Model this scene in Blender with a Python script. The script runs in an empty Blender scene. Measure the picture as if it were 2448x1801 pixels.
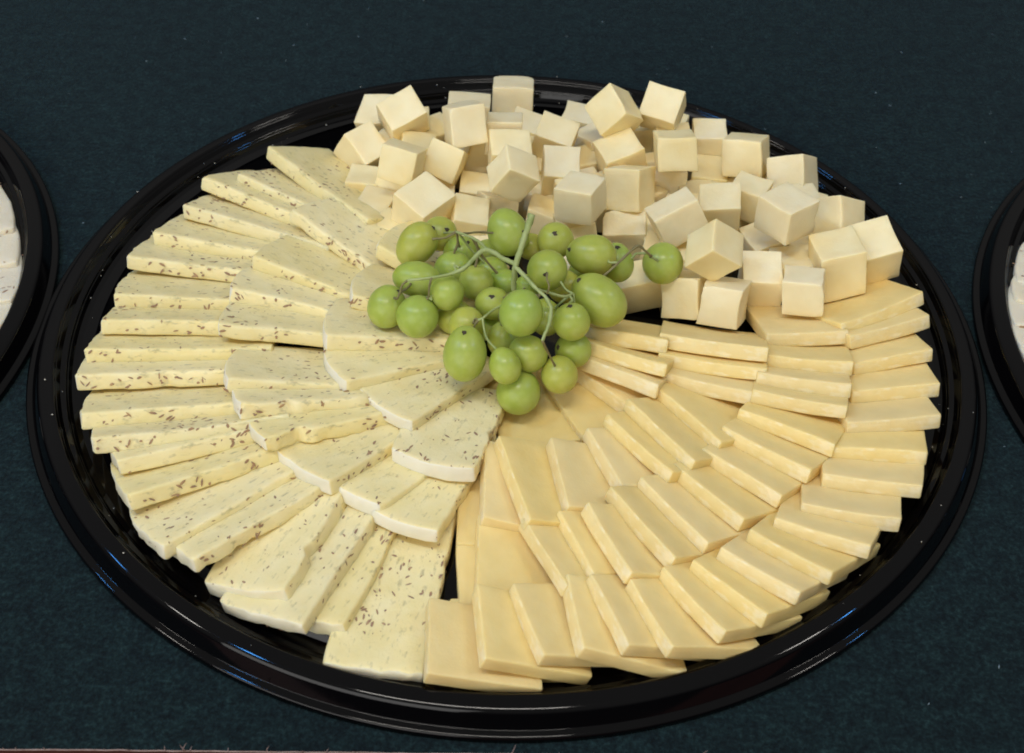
import bpy, bmesh, math, random
from mathutils import Vector, Matrix, noise

sc = bpy.context.scene
COL = sc.collection

# ------------------------------------------------------------------ camera
CAM_POS = Vector((0.00209, -0.53434, 0.48020))
PITCH, ROLL = 0.75865, 0.03039
cam_d = bpy.data.cameras.new('camera')
cam = bpy.data.objects.new('camera', cam_d)
COL.objects.link(cam)
fw = Vector((0, math.cos(PITCH), -math.sin(PITCH)))
up0 = Vector((0, math.sin(PITCH), math.cos(PITCH)))
rx = Vector((1, 0, 0))
right = rx * math.cos(ROLL) + up0 * math.sin(ROLL)
up = up0 * math.cos(ROLL) - rx * math.sin(ROLL)
M = Matrix.Identity(4)
for i in range(3):
    M[i][0], M[i][1], M[i][2], M[i][3] = right[i], up[i], -fw[i], CAM_POS[i]
cam.matrix_world = M
cam_d.sensor_width = 36.0
cam_d.lens = 3500.0 / 2448.0 * 36.0
cam_d.clip_start = 0.01
cam_d.clip_end = 50
cam_d.dof.use_dof = True
cam_d.dof.focus_distance = 0.665
cam_d.dof.aperture_fstop = 18.0
sc.camera = cam

# ------------------------------------------------------------------ light
world = bpy.data.worlds.new('World')
sc.world = world
world.use_nodes = True
bg = world.node_tree.nodes['Background']
bg.inputs[0].default_value = (0.62, 0.66, 0.70, 1)
bg.inputs[1].default_value = 0.29
# a dim room: pale ceiling and upper walls, dark furniture and floor below
_nt = world.node_tree
_tc = _nt.nodes.new('ShaderNodeTexCoord')
_sp = _nt.nodes.new('ShaderNodeSeparateXYZ')
_rp = _nt.nodes.new('ShaderNodeValToRGB')
_rp.color_ramp.elements[0].position = 0.05
_rp.color_ramp.elements[0].color = (0.10, 0.10, 0.11, 1)
_rp.color_ramp.elements[1].position = 0.6
_rp.color_ramp.elements[1].color = (1.0, 0.985, 0.94, 1)
_nt.links.new(_tc.outputs['Generated'], _sp.inputs[0])
_nt.links.new(_sp.outputs['Z'], _rp.inputs[0])
_nt.links.new(_rp.outputs[0], bg.inputs[0])


def area(name, loc, target, sx, sy, power, colour, spread=180):
    l = bpy.data.lights.new(name, 'AREA')
    l.shape = 'RECTANGLE'
    l.size, l.size_y = sx, sy
    l.energy = power
    l.color = colour
    l.spread = math.radians(spread)
    o = bpy.data.objects.new(name, l)
    COL.objects.link(o)
    o.location = loc
    o.rotation_euler = (Vector(target) - Vector(loc)).to_track_quat('-Z', 'Y').to_euler()
    return o


# a tall window behind the camera to the left, ceiling panels over the table, skylight strips between them
area('window_light', (-1.75, -2.95, 1.35), (0, 0.05, 0), 3.2, 2.2, 72.0, (1.0, 0.985, 0.955))
area('ceiling_panel_middle', (-0.20, -0.72, 2.3), (-0.20, -0.70, 0), 1.10, 0.13, 24, (1.0, 0.95, 0.88))
area('ceiling_panel_left', (-1.86, -0.16, 2.3), (-1.84, -0.16, 0), 0.38, 0.13, 9.5, (1.0, 0.95, 0.88))
area('ceiling_panel_right', (1.76, -0.22, 2.3), (1.74, -0.22, 0), 0.46, 0.13, 11, (1.0, 0.95, 0.88))
area('skylight_left', (-1.38, -0.45, 2.3), (-1.36, -0.45, 0), 0.30, 0.13, 14.0, (0.08, 0.38, 1.0))
area('skylight_far_left', (-2.52, 0.36, 2.3), (-2.50, 0.36, 0), 0.24, 0.15, 14, (0.08, 0.38, 1.0))
area('skylight_right', (2.12, 0.02, 2.3), (2.10, 0.02, 0), 0.16, 0.13, 10.0, (0.08, 0.38, 1.0))

sc.view_settings.view_transform = 'Standard'
sc.view_settings.look = 'None'
sc.view_settings.exposure = -0.14
sc.view_settings.gamma = 1.0
sc.view_settings.use_curve_mapping = False
sc.render.engine = 'CYCLES'
sc.cycles.use_denoising = True
sc.cycles.filter_width = 1.8
sc.cycles.max_bounces = 8
sc.cycles.diffuse_bounces = 6
sc.cycles.use_adaptive_sampling = True
sc.cycles.adaptive_threshold = 0.02


# ------------------------------------------------------------------ materials
def mat(name):
    m = bpy.data.materials.new(name)
    m.use_nodes = True
    nt = m.node_tree
    return m, nt, nt.nodes['Principled BSDF']


def link(nt, a, b):
    nt.links.new(a, b)


def noise_node(nt, scale, detail=3.0, rough=0.55, coord='Object', vec_scale=None):
    tc = nt.nodes.new('ShaderNodeTexCoord')
    n = nt.nodes.new('ShaderNodeTexNoise')
    n.inputs['Scale'].default_value = scale
    n.inputs['Detail'].default_value = detail
    n.inputs['Roughness'].default_value = rough
    out = tc.outputs[coord]
    if vec_scale:
        mp = nt.nodes.new('ShaderNodeMapping')
        mp.inputs['Scale'].default_value = vec_scale
        link(nt, out, mp.inputs[0])
        out = mp.outputs[0]
    link(nt, out, n.inputs['Vector'])
    return n


def ramp(nt, src, stops):
    r = nt.nodes.new('ShaderNodeValToRGB')
    el = r.color_ramp.elements
    el[0].position, el[0].color = stops[0][0], (*stops[0][1], 1)
    el[1].position, el[1].color = stops[-1][0], (*stops[-1][1], 1)
    for p, c in stops[1:-1]:
        e = el.new(p)
        e.color = (*c, 1)
    link(nt, src, r.inputs[0])
    return r


def bump(nt, bsdf, src, strength, dist):
    b = nt.nodes.new('ShaderNodeBump')
    b.inputs['Strength'].default_value = strength
    b.inputs['Distance'].default_value = dist
    link(nt, src, b.inputs['Height'])
    link(nt, b.outputs[0], bsdf.inputs['Normal'])
    return b


def vary(nt, src_col, amount=0.05, sat=0.06):
    """a little colour difference from piece to piece"""
    oi = nt.nodes.new('ShaderNodeObjectInfo')
    hs = nt.nodes.new('ShaderNodeHueSaturation')
    mr = nt.nodes.new('ShaderNodeMapRange')
    mr.inputs['To Min'].default_value = 1 - amount
    mr.inputs['To Max'].default_value = 1 + amount * 0.6
    link(nt, oi.outputs['Random'], mr.inputs['Value'])
    link(nt, mr.outputs[0], hs.inputs['Value'])
    mr2 = nt.nodes.new('ShaderNodeMapRange')
    mr2.inputs['To Min'].default_value = 1 - sat
    mr2.inputs['To Max'].default_value = 1 + sat
    mul = nt.nodes.new('ShaderNodeMath')
    mul.operation = 'FRACT'
    m2 = nt.nodes.new('ShaderNodeMath')
    m2.operation = 'MULTIPLY'
    m2.inputs[1].default_value = 7.31
    link(nt, oi.outputs['Random'], m2.inputs[0])
    link(nt, m2.outputs[0], mul.inputs[0])
    link(nt, mul.outputs[0], mr2.inputs['Value'])
    link(nt, mr2.outputs[0], hs.inputs['Saturation'])
    link(nt, src_col, hs.inputs['Color'])
    return hs.outputs[0]


def cheese(name, lo, hi, sss=0.5, scale=0.0045, rough=0.48, bump_s=0.25, spec=0.35, smudge=None, patch=None, streak=0.25, sat=0.06):
    m, nt, b = mat(name)
    n = noise_node(nt, 70, 2)
    r = ramp(nt, n.outputs['Fac'], [(0.3, lo), (0.7, hi)])
    col = r.outputs[0]
    if smudge:
        ns = noise_node(nt, 1.0, 3, 0.6, vec_scale=(170, 380, 380))
        rs = ramp(nt, ns.outputs['Fac'], [(0.57, (1, 1, 1)), (0.74, smudge)])
        mx = nt.nodes.new('ShaderNodeMixRGB')
        mx.blend_type = 'MULTIPLY'
        mx.inputs[0].default_value = 1
        link(nt, col, mx.inputs[1])
        link(nt, rs.outputs[0], mx.inputs[2])
        col = mx.outputs[0]
    if patch:
        np_ = noise_node(nt, 1.0, 3, 0.6, vec_scale=(95, 260, 260))
        rp = ramp(nt, np_.outputs['Fac'], [(0.54, (0, 0, 0)), (0.64, (1, 1, 1))])
        mp = nt.nodes.new('ShaderNodeMixRGB')
        mp.inputs[2].default_value = (*patch, 1)
        link(nt, rp.outputs[0], mp.inputs[0])
        link(nt, col, mp.inputs[1])
        col = mp.outputs[0]
    link(nt, vary(nt, col, 0.05, sat), b.inputs['Base Color'])
    b.subsurface_method = 'BURLEY'
    b.inputs['Subsurface Weight'].default_value = sss
    b.inputs['Subsurface Radius'].default_value = (1.0, 0.58, 0.22)
    b.inputs['Subsurface Scale'].default_value = scale
    b.inputs['Specular IOR Level'].default_value = spec
    n2 = noise_node(nt, 420, 2, 0.65)
    rr = nt.nodes.new('ShaderNodeMapRange')
    rr.inputs['To Min'].default_value = rough - 0.12
    rr.inputs['To Max'].default_value = rough + 0.16
    link(nt, n2.outputs['Fac'], rr.inputs['Value'])
    link(nt, rr.outputs[0], b.inputs['Roughness'])
    # drag lines left by the knife, under the fine grain
    n3 = noise_node(nt, 1.0, 2, 0.5, vec_scale=(35, 900, 500))
    ad = nt.nodes.new('ShaderNodeMath')
    ad.operation = 'MULTIPLY_ADD'
    ad.inputs[1].default_value = streak
    link(nt, n3.outputs['Fac'], ad.inputs[0])
    link(nt, n2.outputs['Fac'], ad.inputs[2])
    bump(nt, b, ad.outputs[0], bump_s, 0.0006)
    return m


M_PLAIN = cheese('plain_cheese', (0.80, 0.605, 0.24), (0.85, 0.665, 0.285))
M_CUT = cheese('dry_cut_edge', (0.81, 0.625, 0.26), (0.86, 0.69, 0.32), bump_s=0.5, patch=(0.88, 0.74, 0.42))
M_CUBE = cheese('cube_cheese', (0.86, 0.71, 0.375), (0.91, 0.79, 0.47), sat=0.10)
M_SEED = cheese('seeded_cheese', (0.80, 0.67, 0.305), (0.86, 0.745, 0.40), bump_s=0.4, smudge=(0.62, 0.63, 0.66))
M_RIND = cheese('pale_rind', (0.79, 0.735, 0.55), (0.86, 0.80, 0.63), bump_s=0.4)
M_HRIND = cheese('cream_end', (0.80, 0.72, 0.46), (0.86, 0.79, 0.57), bump_s=0.6)
M_LEFT = cheese('white_cheese', (0.72, 0.63, 0.44), (0.79, 0.71, 0.53), bump_s=0.4)


def seed_mat():
    m, nt, b = mat('caraway_seed')
    n = noise_node(nt, 260, 2)
    r = ramp(nt, n.outputs['Fac'], [(0.3, (0.25, 0.155, 0.10)), (0.55, (0.34, 0.205, 0.11)), (0.75, (0.48, 0.30, 0.14))])
    link(nt, r.outputs[0], b.inputs['Base Color'])
    b.inputs['Roughness'].default_value = 0.6
    return m


M_SEEDS = seed_mat()


def plastic():
    m, nt, b = mat('glossy_black_plastic')
    b.inputs['Base Color'].default_value = (0.0012, 0.0011, 0.0014, 1)
    n = noise_node(nt, 45, 5, 0.7)
    r = nt.nodes.new('ShaderNodeMapRange')
    r.inputs['From Min'].default_value = 0.35
    r.inputs['From Max'].default_value = 0.72
    r.inputs['To Min'].default_value = 0.03
    r.inputs['To Max'].default_value = 0.10
    link(nt, n.outputs['Fac'], r.inputs['Value'])
    link(nt, r.outputs[0], b.inputs['Roughness'])
    b.inputs['Specular IOR Level'].default_value = 0.28
    return m


M_TRAY = plastic()


def felt():
    m, nt, b = mat('dark_teal_felt')
    n1 = noise_node(nt, 480, 4, 0.75)
    n2 = noise_node(nt, 130, 4, 0.6)
    n3 = noise_node(nt, 9, 3, 0.5)
    r1 = ramp(nt, n1.outputs['Fac'], [(0.34, (0.0013, 0.0041, 0.0050)), (0.5, (0.0039, 0.0114, 0.0124)), (0.68, (0.0130, 0.0300, 0.0305))])
    r2 = ramp(nt, n2.outputs['Fac'], [(0.34, (0.5, 0.52, 0.58)), (0.66, (1.3, 1.3, 1.25))])
    r3 = ramp(nt, n3.outputs['Fac'], [(0.3, (0.85, 0.87, 0.9)), (0.7, (1.1, 1.1, 1.1))])
    mx = nt.nodes.new('ShaderNodeMixRGB')
    mx.blend_type = 'MULTIPLY'
    mx.inputs[0].default_value = 1
    link(nt, r1.outputs[0], mx.inputs[1])
    link(nt, r2.outputs[0], mx.inputs[2])
    mx2 = nt.nodes.new('ShaderNodeMixRGB')
    mx2.blend_type = 'MULTIPLY'
    mx2.inputs[0].default_value = 1
    link(nt, mx.outputs[0], mx2.inputs[1])
    link(nt, r3.outputs[0], mx2.inputs[2])
    link(nt, mx2.outputs[0], b.inputs['Base Color'])
    b.inputs['Roughness'].default_value = 0.95
    b.inputs['Specular IOR Level'].default_value = 0.15
    b.inputs['Sheen Weight'].default_value = 0.08
    b.inputs['Sheen Tint'].default_value = (0.5, 0.75, 0.85, 1)
    bump(nt, b, n1.outputs['Fac'], 0.8, 0.0012)
    return m


M_FELT = felt()


def simple(name, col, rough=0.7, nscale=None, col2=None, vec=None, bmp=0):
    m, nt, b = mat(name)
    b.inputs['Base Color'].default_value = (*col, 1)
    b.inputs['Roughness'].default_value = rough
    if nscale:
        n = noise_node(nt, nscale, 4, 0.6, vec_scale=vec)
        r = ramp(nt, n.outputs['Fac'], [(0.3, col), (0.7, col2)])
        link(nt, r.outputs[0], b.inputs['Base Color'])
        if bmp:
            bump(nt, b, n.outputs['Fac'], bmp, 0.001)
    return m


M_CUTEDGE = simple('pale_cloth_edge', (0.20, 0.13, 0.11), 0.9, 300, (0.34, 0.25, 0.22))
M_WOOD = simple('red_brown_wood', (0.12, 0.028, 0.020), 0.75, 18, (0.17, 0.045, 0.030), (0.15, 3, 3), 0.2)
M_STEM = simple('grape_stem', (0.27, 0.33, 0.10), 0.6, 160, (0.40, 0.45, 0.18), None, 0.3)
M_TWIG = simple('dry_twig', (0.16, 0.13, 0.05), 0.65, 200, (0.25, 0.22, 0.09), None, 0.3)
M_SCAR = simple('grape_scar', (0.035, 0.028, 0.014), 0.8, 500, (0.075, 0.05, 0.025))
M_CRUMB = simple('crumb', (0.62, 0.58, 0.48), 0.7)
M_LINT = simple('lint', (0.13, 0.18, 0.20), 0.9)


def grape_mat():
    m, nt, b = mat('green_grape_skin')
    n = noise_node(nt, 60, 4, 0.6)
    r = ramp(nt, n.outputs['Fac'], [(0.3, (0.30, 0.375, 0.055)), (0.55, (0.38, 0.45, 0.085)), (0.75, (0.47, 0.525, 0.16))])
    oi = nt.nodes.new('ShaderNodeObjectInfo')
    hs = nt.nodes.new('ShaderNodeHueSaturation')
    mr = nt.nodes.new('ShaderNodeMapRange')
    mr.inputs['To Min'].default_value = 0.468
    mr.inputs['To Max'].default_value = 0.512
    link(nt, oi.outputs['Random'], mr.inputs['Value'])
    link(nt, mr.outputs[0], hs.inputs['Hue'])
    link(nt, r.outputs[0], hs.inputs['Color'])
    link(nt, hs.outputs[0], b.inputs['Base Color'])
    b.inputs['Subsurface Weight'].default_value = 1.0
    b.inputs['Subsurface Radius'].default_value = (0.85, 1.0, 0.22)
    b.inputs['Subsurface Scale'].default_value = 0.010
    b.inputs['Specular IOR Level'].default_value = 0.42
    b.inputs['Coat Weight'].default_value = 0.08
    b.inputs['Coat Roughness'].default_value = 0.10
    n2 = noise_node(nt, 150, 5, 0.65)
    rr = nt.nodes.new('ShaderNodeMapRange')
    rr.inputs['To Min'].default_value = 0.24
    rr.inputs['To Max'].default_value = 0.55
    link(nt, n2.outputs['Fac'], rr.inputs['Value'])
    link(nt, rr.outputs[0], b.inputs['Roughness'])
    return m


M_GRAPE = grape_mat()


# ------------------------------------------------------------------ helpers
def mesh_obj(name, verts, faces, mats, parent=None, smooth=True, fm=None, mw=None):
    me = bpy.data.meshes.new(name)
    me.from_pydata([tuple(v) for v in verts], [], faces)
    for m in (mats if isinstance(mats, (list, tuple)) else [mats]):
        me.materials.append(m)
    if fm:
        me.polygons.foreach_set('material_index', fm)
    if smooth:
        me.polygons.foreach_set('use_smooth', [True] * len(me.polygons))
    me.update()
    o = bpy.data.objects.new(name, me)
    COL.objects.link(o)
    if mw is not None:
        o.matrix_world = mw
    if parent is not None:
        o.parent = parent
    return o


def tag(o, label=None, cat=None, group=None, kind=None):
    if label:
        o['label'] = label
    if cat:
        o['category'] = cat
    if group:
        o['group'] = group
    if kind:
        o['kind'] = kind
    return o


def empty(name, loc=(0, 0, 0)):
    o = bpy.data.objects.new(name, None)
    o.empty_display_size = 0.02
    COL.objects.link(o)
    o.location = loc
    return o


def lathe(profile, seg):
    v, f = [], []
    n = len(profile)
    for s in range(seg):
        a = 2 * math.pi * s / seg
        c, sn = math.cos(a), math.sin(a)
        for r, z in profile:
            v.append((r * c, r * sn, z))
    for s in range(seg):
        t = (s + 1) % seg
        for i in range(n - 1):
            f.append((s * n + i, t * n + i, t * n + i + 1, s * n + i + 1))
    return v, f


def spline(pts, sub):
    out = []
    n = len(pts)
    for i in range(n - 1):
        p0, p1, p2, p3 = pts[max(i - 1, 0)], pts[i], pts[i + 1], pts[min(i + 2, n - 1)]
        for k in range(sub):
            t = k / sub
            out.append(tuple(0.5 * ((2 * b) + (c - a) * t + (2 * a - 5 * b + 4 * c - d) * t * t + (3 * b - a - 3 * c + d) * t ** 3)
                             for a, b, c, d in zip(p0, p1, p2, p3)))
    out.append(tuple(pts[-1]))
    return out


def tube(pts, sides=9, rough=0.0, seed=0):
    """pts: (x, y, z, radius)"""
    P = spline(pts, 5)
    v, f = [], []
    n = len(P)
    ref = Vector((0.31, 0.77, 0.55))
    for i, p in enumerate(P):
        a = Vector(P[max(i - 1, 0)][:3])
        b = Vector(P[min(i + 1, n - 1)][:3])
        d = (b - a).normalized()
        e1 = d.cross(ref).normalized()
        e2 = d.cross(e1)
        for k in range(sides):
            t = 2 * math.pi * k / sides
            rr = p[3] * (1 + rough * noise.noise(Vector((k * 1.7 + seed, i * 0.6, seed))))
            v.append(Vector(p[:3]) + e1 * math.cos(t) * rr + e2 * math.sin(t) * rr)
    for i in range(n - 1):
        for k in range(sides):
            k2 = (k + 1) % sides
            f.append((i * sides + k, i * sides + k2, (i + 1) * sides + k2, (i + 1) * sides + k))
    f.append(tuple(range(sides))[::-1])
    f.append(tuple((n - 1) * sides + k for k in range(sides)))
    return v, f


def axis_points(d, r, n):
    inner = [r + (d - 2 * r) * i / n for i in range(n + 1)]
    return [0.0, r * 0.3] + inner + [d - r * 0.3, d]


def rounded_box(dx, dy, dz, r, nx, ny, nz):
    """a rounded box from 0 to d on each axis; returns grid verts, faces, the side of each face"""
    A = [axis_points(dx, r, nx), axis_points(dy, r, ny), axis_points(dz, r, nz)]
    N = [len(a) for a in A]
    idx, verts, faces, sides = {}, [], [], []
    D = (dx, dy, dz)

    def vid(i, j, k):
        key = (i, j, k)
        if key in idx:
            return idx[key]
        p = Vector((A[0][i], A[1][j], A[2][k]))
        q = Vector([min(max(p[a], r), D[a] - r) for a in range(3)])
        d = p - q
        if d.length > 1e-9:
            p = q + d.normalized() * r
        idx[key] = len(verts)
        verts.append(p)
        return idx[key]

    for ax in range(3):
        b, c = (ax + 1) % 3, (ax + 2) % 3
        for end in (0, N[ax] - 1):
            for i in range(N[b] - 1):
                for j in range(N[c] - 1):
                    q = []
                    for (u, w) in ((i, j), (i + 1, j), (i + 1, j + 1), (i, j + 1)):
                        t = [0, 0, 0]
                        t[ax], t[b], t[c] = end, u, w
                        q.append(vid(*t))
                    if end == 0:
                        q.reverse()
                    faces.append(tuple(q))
                    sides.append((ax, 1 if end else 0))
    return verts, faces, sides


ORD = ['zeroth', 'first', 'second', 'third', 'fourth', 'fifth', 'sixth', 'seventh', 'eighth', 'ninth', 'tenth', 'eleventh', 'twelfth',
       'thirteenth', 'fourteenth', 'fifteenth', 'sixteenth', 'seventeenth', 'eighteenth', 'nineteenth', 'twentieth', 'twenty-first']

# ------------------------------------------------------------------ setting: table
def edge_y(x):
    return -0.23332 + 0.02349 * x


def build_table():
    v = [(-1.4, -0.42, -0.034), (1.4, -0.36, -0.034), (1.4, 1.3, -0.034), (-1.4, 1.3, -0.034),
         (-1.4, -0.42, -0.0030), (1.4, -0.36, -0.0030), (1.4, 1.3, -0.0030), (-1.4, 1.3, -0.0030)]
    f = [(3, 2, 1, 0), (4, 5, 6, 7), (0, 1, 5, 4), (1, 2, 6, 5), (2, 3, 7, 6), (3, 0, 4, 7)]
    tag(mesh_obj('table', v, f, M_WOOD, smooth=False), kind='structure')


def build_cloth():
    rnd = random.Random(4)
    xs = [-1.3 + 2.6 * i / 520 for i in range(521)]
    v, f, fm = [], [], []
    rows = [0, 0.004, 0.02, 0.1, 0.3, 0.7, 1.4]
    for x in xs:
        wob = 0.0005 * noise.noise(Vector((x * 90, 0, 3))) + 0.0004 * noise.noise(Vector((x * 330, 0, 7)))
        for r in rows:
            v.append((x, edge_y(x) + wob * (1 if r < 0.01 else 0) + r, 0.0))
    n = len(rows)
    for i in range(len(xs) - 1):
        for j in range(n - 1):
            f.append((i * n + j, (i + 1) * n + j, (i + 1) * n + j + 1, i * n + j + 1))
            fm.append(0)
    base = len(v)
    for i, x in enumerate(xs):
        p = v[i * n]
        v.append((p[0], p[1] - 0.0003, -0.0003))
        v.append((p[0], p[1] - 0.0003, -0.0006))
    for i in range(len(xs) - 1):
        a, b = base + 2 * i, base + 2 * (i + 1)
        f.append((a, b, (i + 1) * n, i * n))
        fm.append(1)
        f.append((a + 1, b + 1, b, a))
        fm.append(1)
    cl = mesh_obj('tablecloth', v, f, [M_FELT, M_CUTEDGE], fm=fm, smooth=False)
    tag(cl, 'dark teal felt tablecloth with a frayed front edge under the three trays', 'tablecloth')
    # frayed threads along the cut edge
    fv, ff = [], []
    for k in range(26):
        x = rnd.uniform(-0.21, 0.1) if k < 19 else rnd.uniform(-0.4, 0.4)
        y = edge_y(x)
        h = rnd.uniform(0.0006, 0.0020) if rnd.random() < 0.8 else rnd.uniform(0.003, 0.0048)
        dx = rnd.uniform(-1, 1) * h * 0.7
        tv, tf = tube([(x, y, -0.0008, 0.00022), (x + dx * 0.4, y - 0.0003, h * 0.5, 0.00017), (x + dx, y + rnd.uniform(-.001, .001), h, 0.00008)], 4)
        o = len(fv)
        fv += tv
        ff += [tuple(q + o for q in t) for t in tf]
    tag(mesh_obj('frayed_threads', fv, ff, M_CUTEDGE, cl), kind='stuff')
    # lint specks on the felt
    lv, lf = [], []
    for k in range(120):
        x, y = rnd.uniform(-0.36, 0.36), rnd.uniform(-0.225, 0.34)
        if math.hypot(x, y) < 0.232:
            continue
        s = rnd.uniform(0.00025, 0.0008)
        a = rnd.uniform(0, 6.28)
        o = len(lv)
        for (px, py, pz) in ((1.6, 0, 0.2), (0, .5, .2), (-1.6, 0, .2), (0, -.5, .2), (0, 0, .7)):
            lv.append((x + s * (px * math.cos(a) - py * math.sin(a)), y + s * (px * math.sin(a) + py * math.cos(a)), s * pz + 0.0002))
        lf += [(o, o + 1, o + 4), (o + 1, o + 2, o + 4), (o + 2, o + 3, o + 4), (o + 3, o, o + 4)]
    tag(mesh_obj('lint', lv, lf, M_LINT, cl), kind='stuff')


build_table()
build_cloth()

# ------------------------------------------------------------------ trays
TR = 0.229
FLOOR = 0.004
# rim section in millimetres: radius, height, fillet radius
SECTION = [(229.0, 0.3, 0), (229.0, 3.2, 2.2), (225.6, 3.7, 0.5), (222.0, 10.9, 3.6), (215.2, 12.5, 1.6), (212.6, 8.6, 1.2), (210.0, 7.9, 1.2),
           (208.2, 4.6, 0.9), (205.5, 3.9, 1.0), (200.0, 3.9, 0)]


def fillet_line(sec, n=7):
    out = []
    for i, (r, z, f) in enumerate(sec):
        p = Vector((r, z))
        if f == 0 or i in (0, len(sec) - 1):
            out.append(p)
            continue
        a, b = Vector(sec[i - 1][:2]) - p, Vector(sec[i + 1][:2]) - p
        la, lb = a.length, b.length
        a, b = a / la, b / lb
        half = 0.5 * math.acos(max(-1, min(1, a.dot(b))))
        d = min(f / math.tan(half), la * 0.45, lb * 0.45)
        for k in range(n + 1):
            s = k / n
            out.append(p + a * d * (1 - s) ** 2 + b * d * s * s)
    return [(v.x / 1000, v.y / 1000) for v in out]


def build_tray(loc, label):
    t = empty('serving_tray', loc)
    tag(t, label, 'tray', 'black trays standing in a row')
    rim_p = fillet_line(SECTION)
    low = [(r - 0.0009, max(z - 0.0011, 0.0003)) for r, z in rim_p]
    v, f = lathe(low[::-1] + rim_p, 288)
    mesh_obj('rim', v, f, M_TRAY, t)
    fl = [(0.2001, 0.00388), (0.17, 0.0039), (0.10, 0.0039), (0.04, 0.0039), (0.001, 0.0039)]
    v, f = lathe([(rr, zz - 0.0011) for rr, zz in fl[::-1]] + fl, 192)
    mesh_obj('tray_floor', v, f, M_TRAY, t)
    return t


build_tray((0, 0, 0), 'round glossy black plastic tray in the middle, heaped with cheese and grapes')
build_tray((-0.4562, 0.001, 0), 'black plastic tray cut off by the left edge of the picture')
build_tray((0.4595, -0.005, 0), 'black plastic tray cut off by the right edge of the picture')

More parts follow.
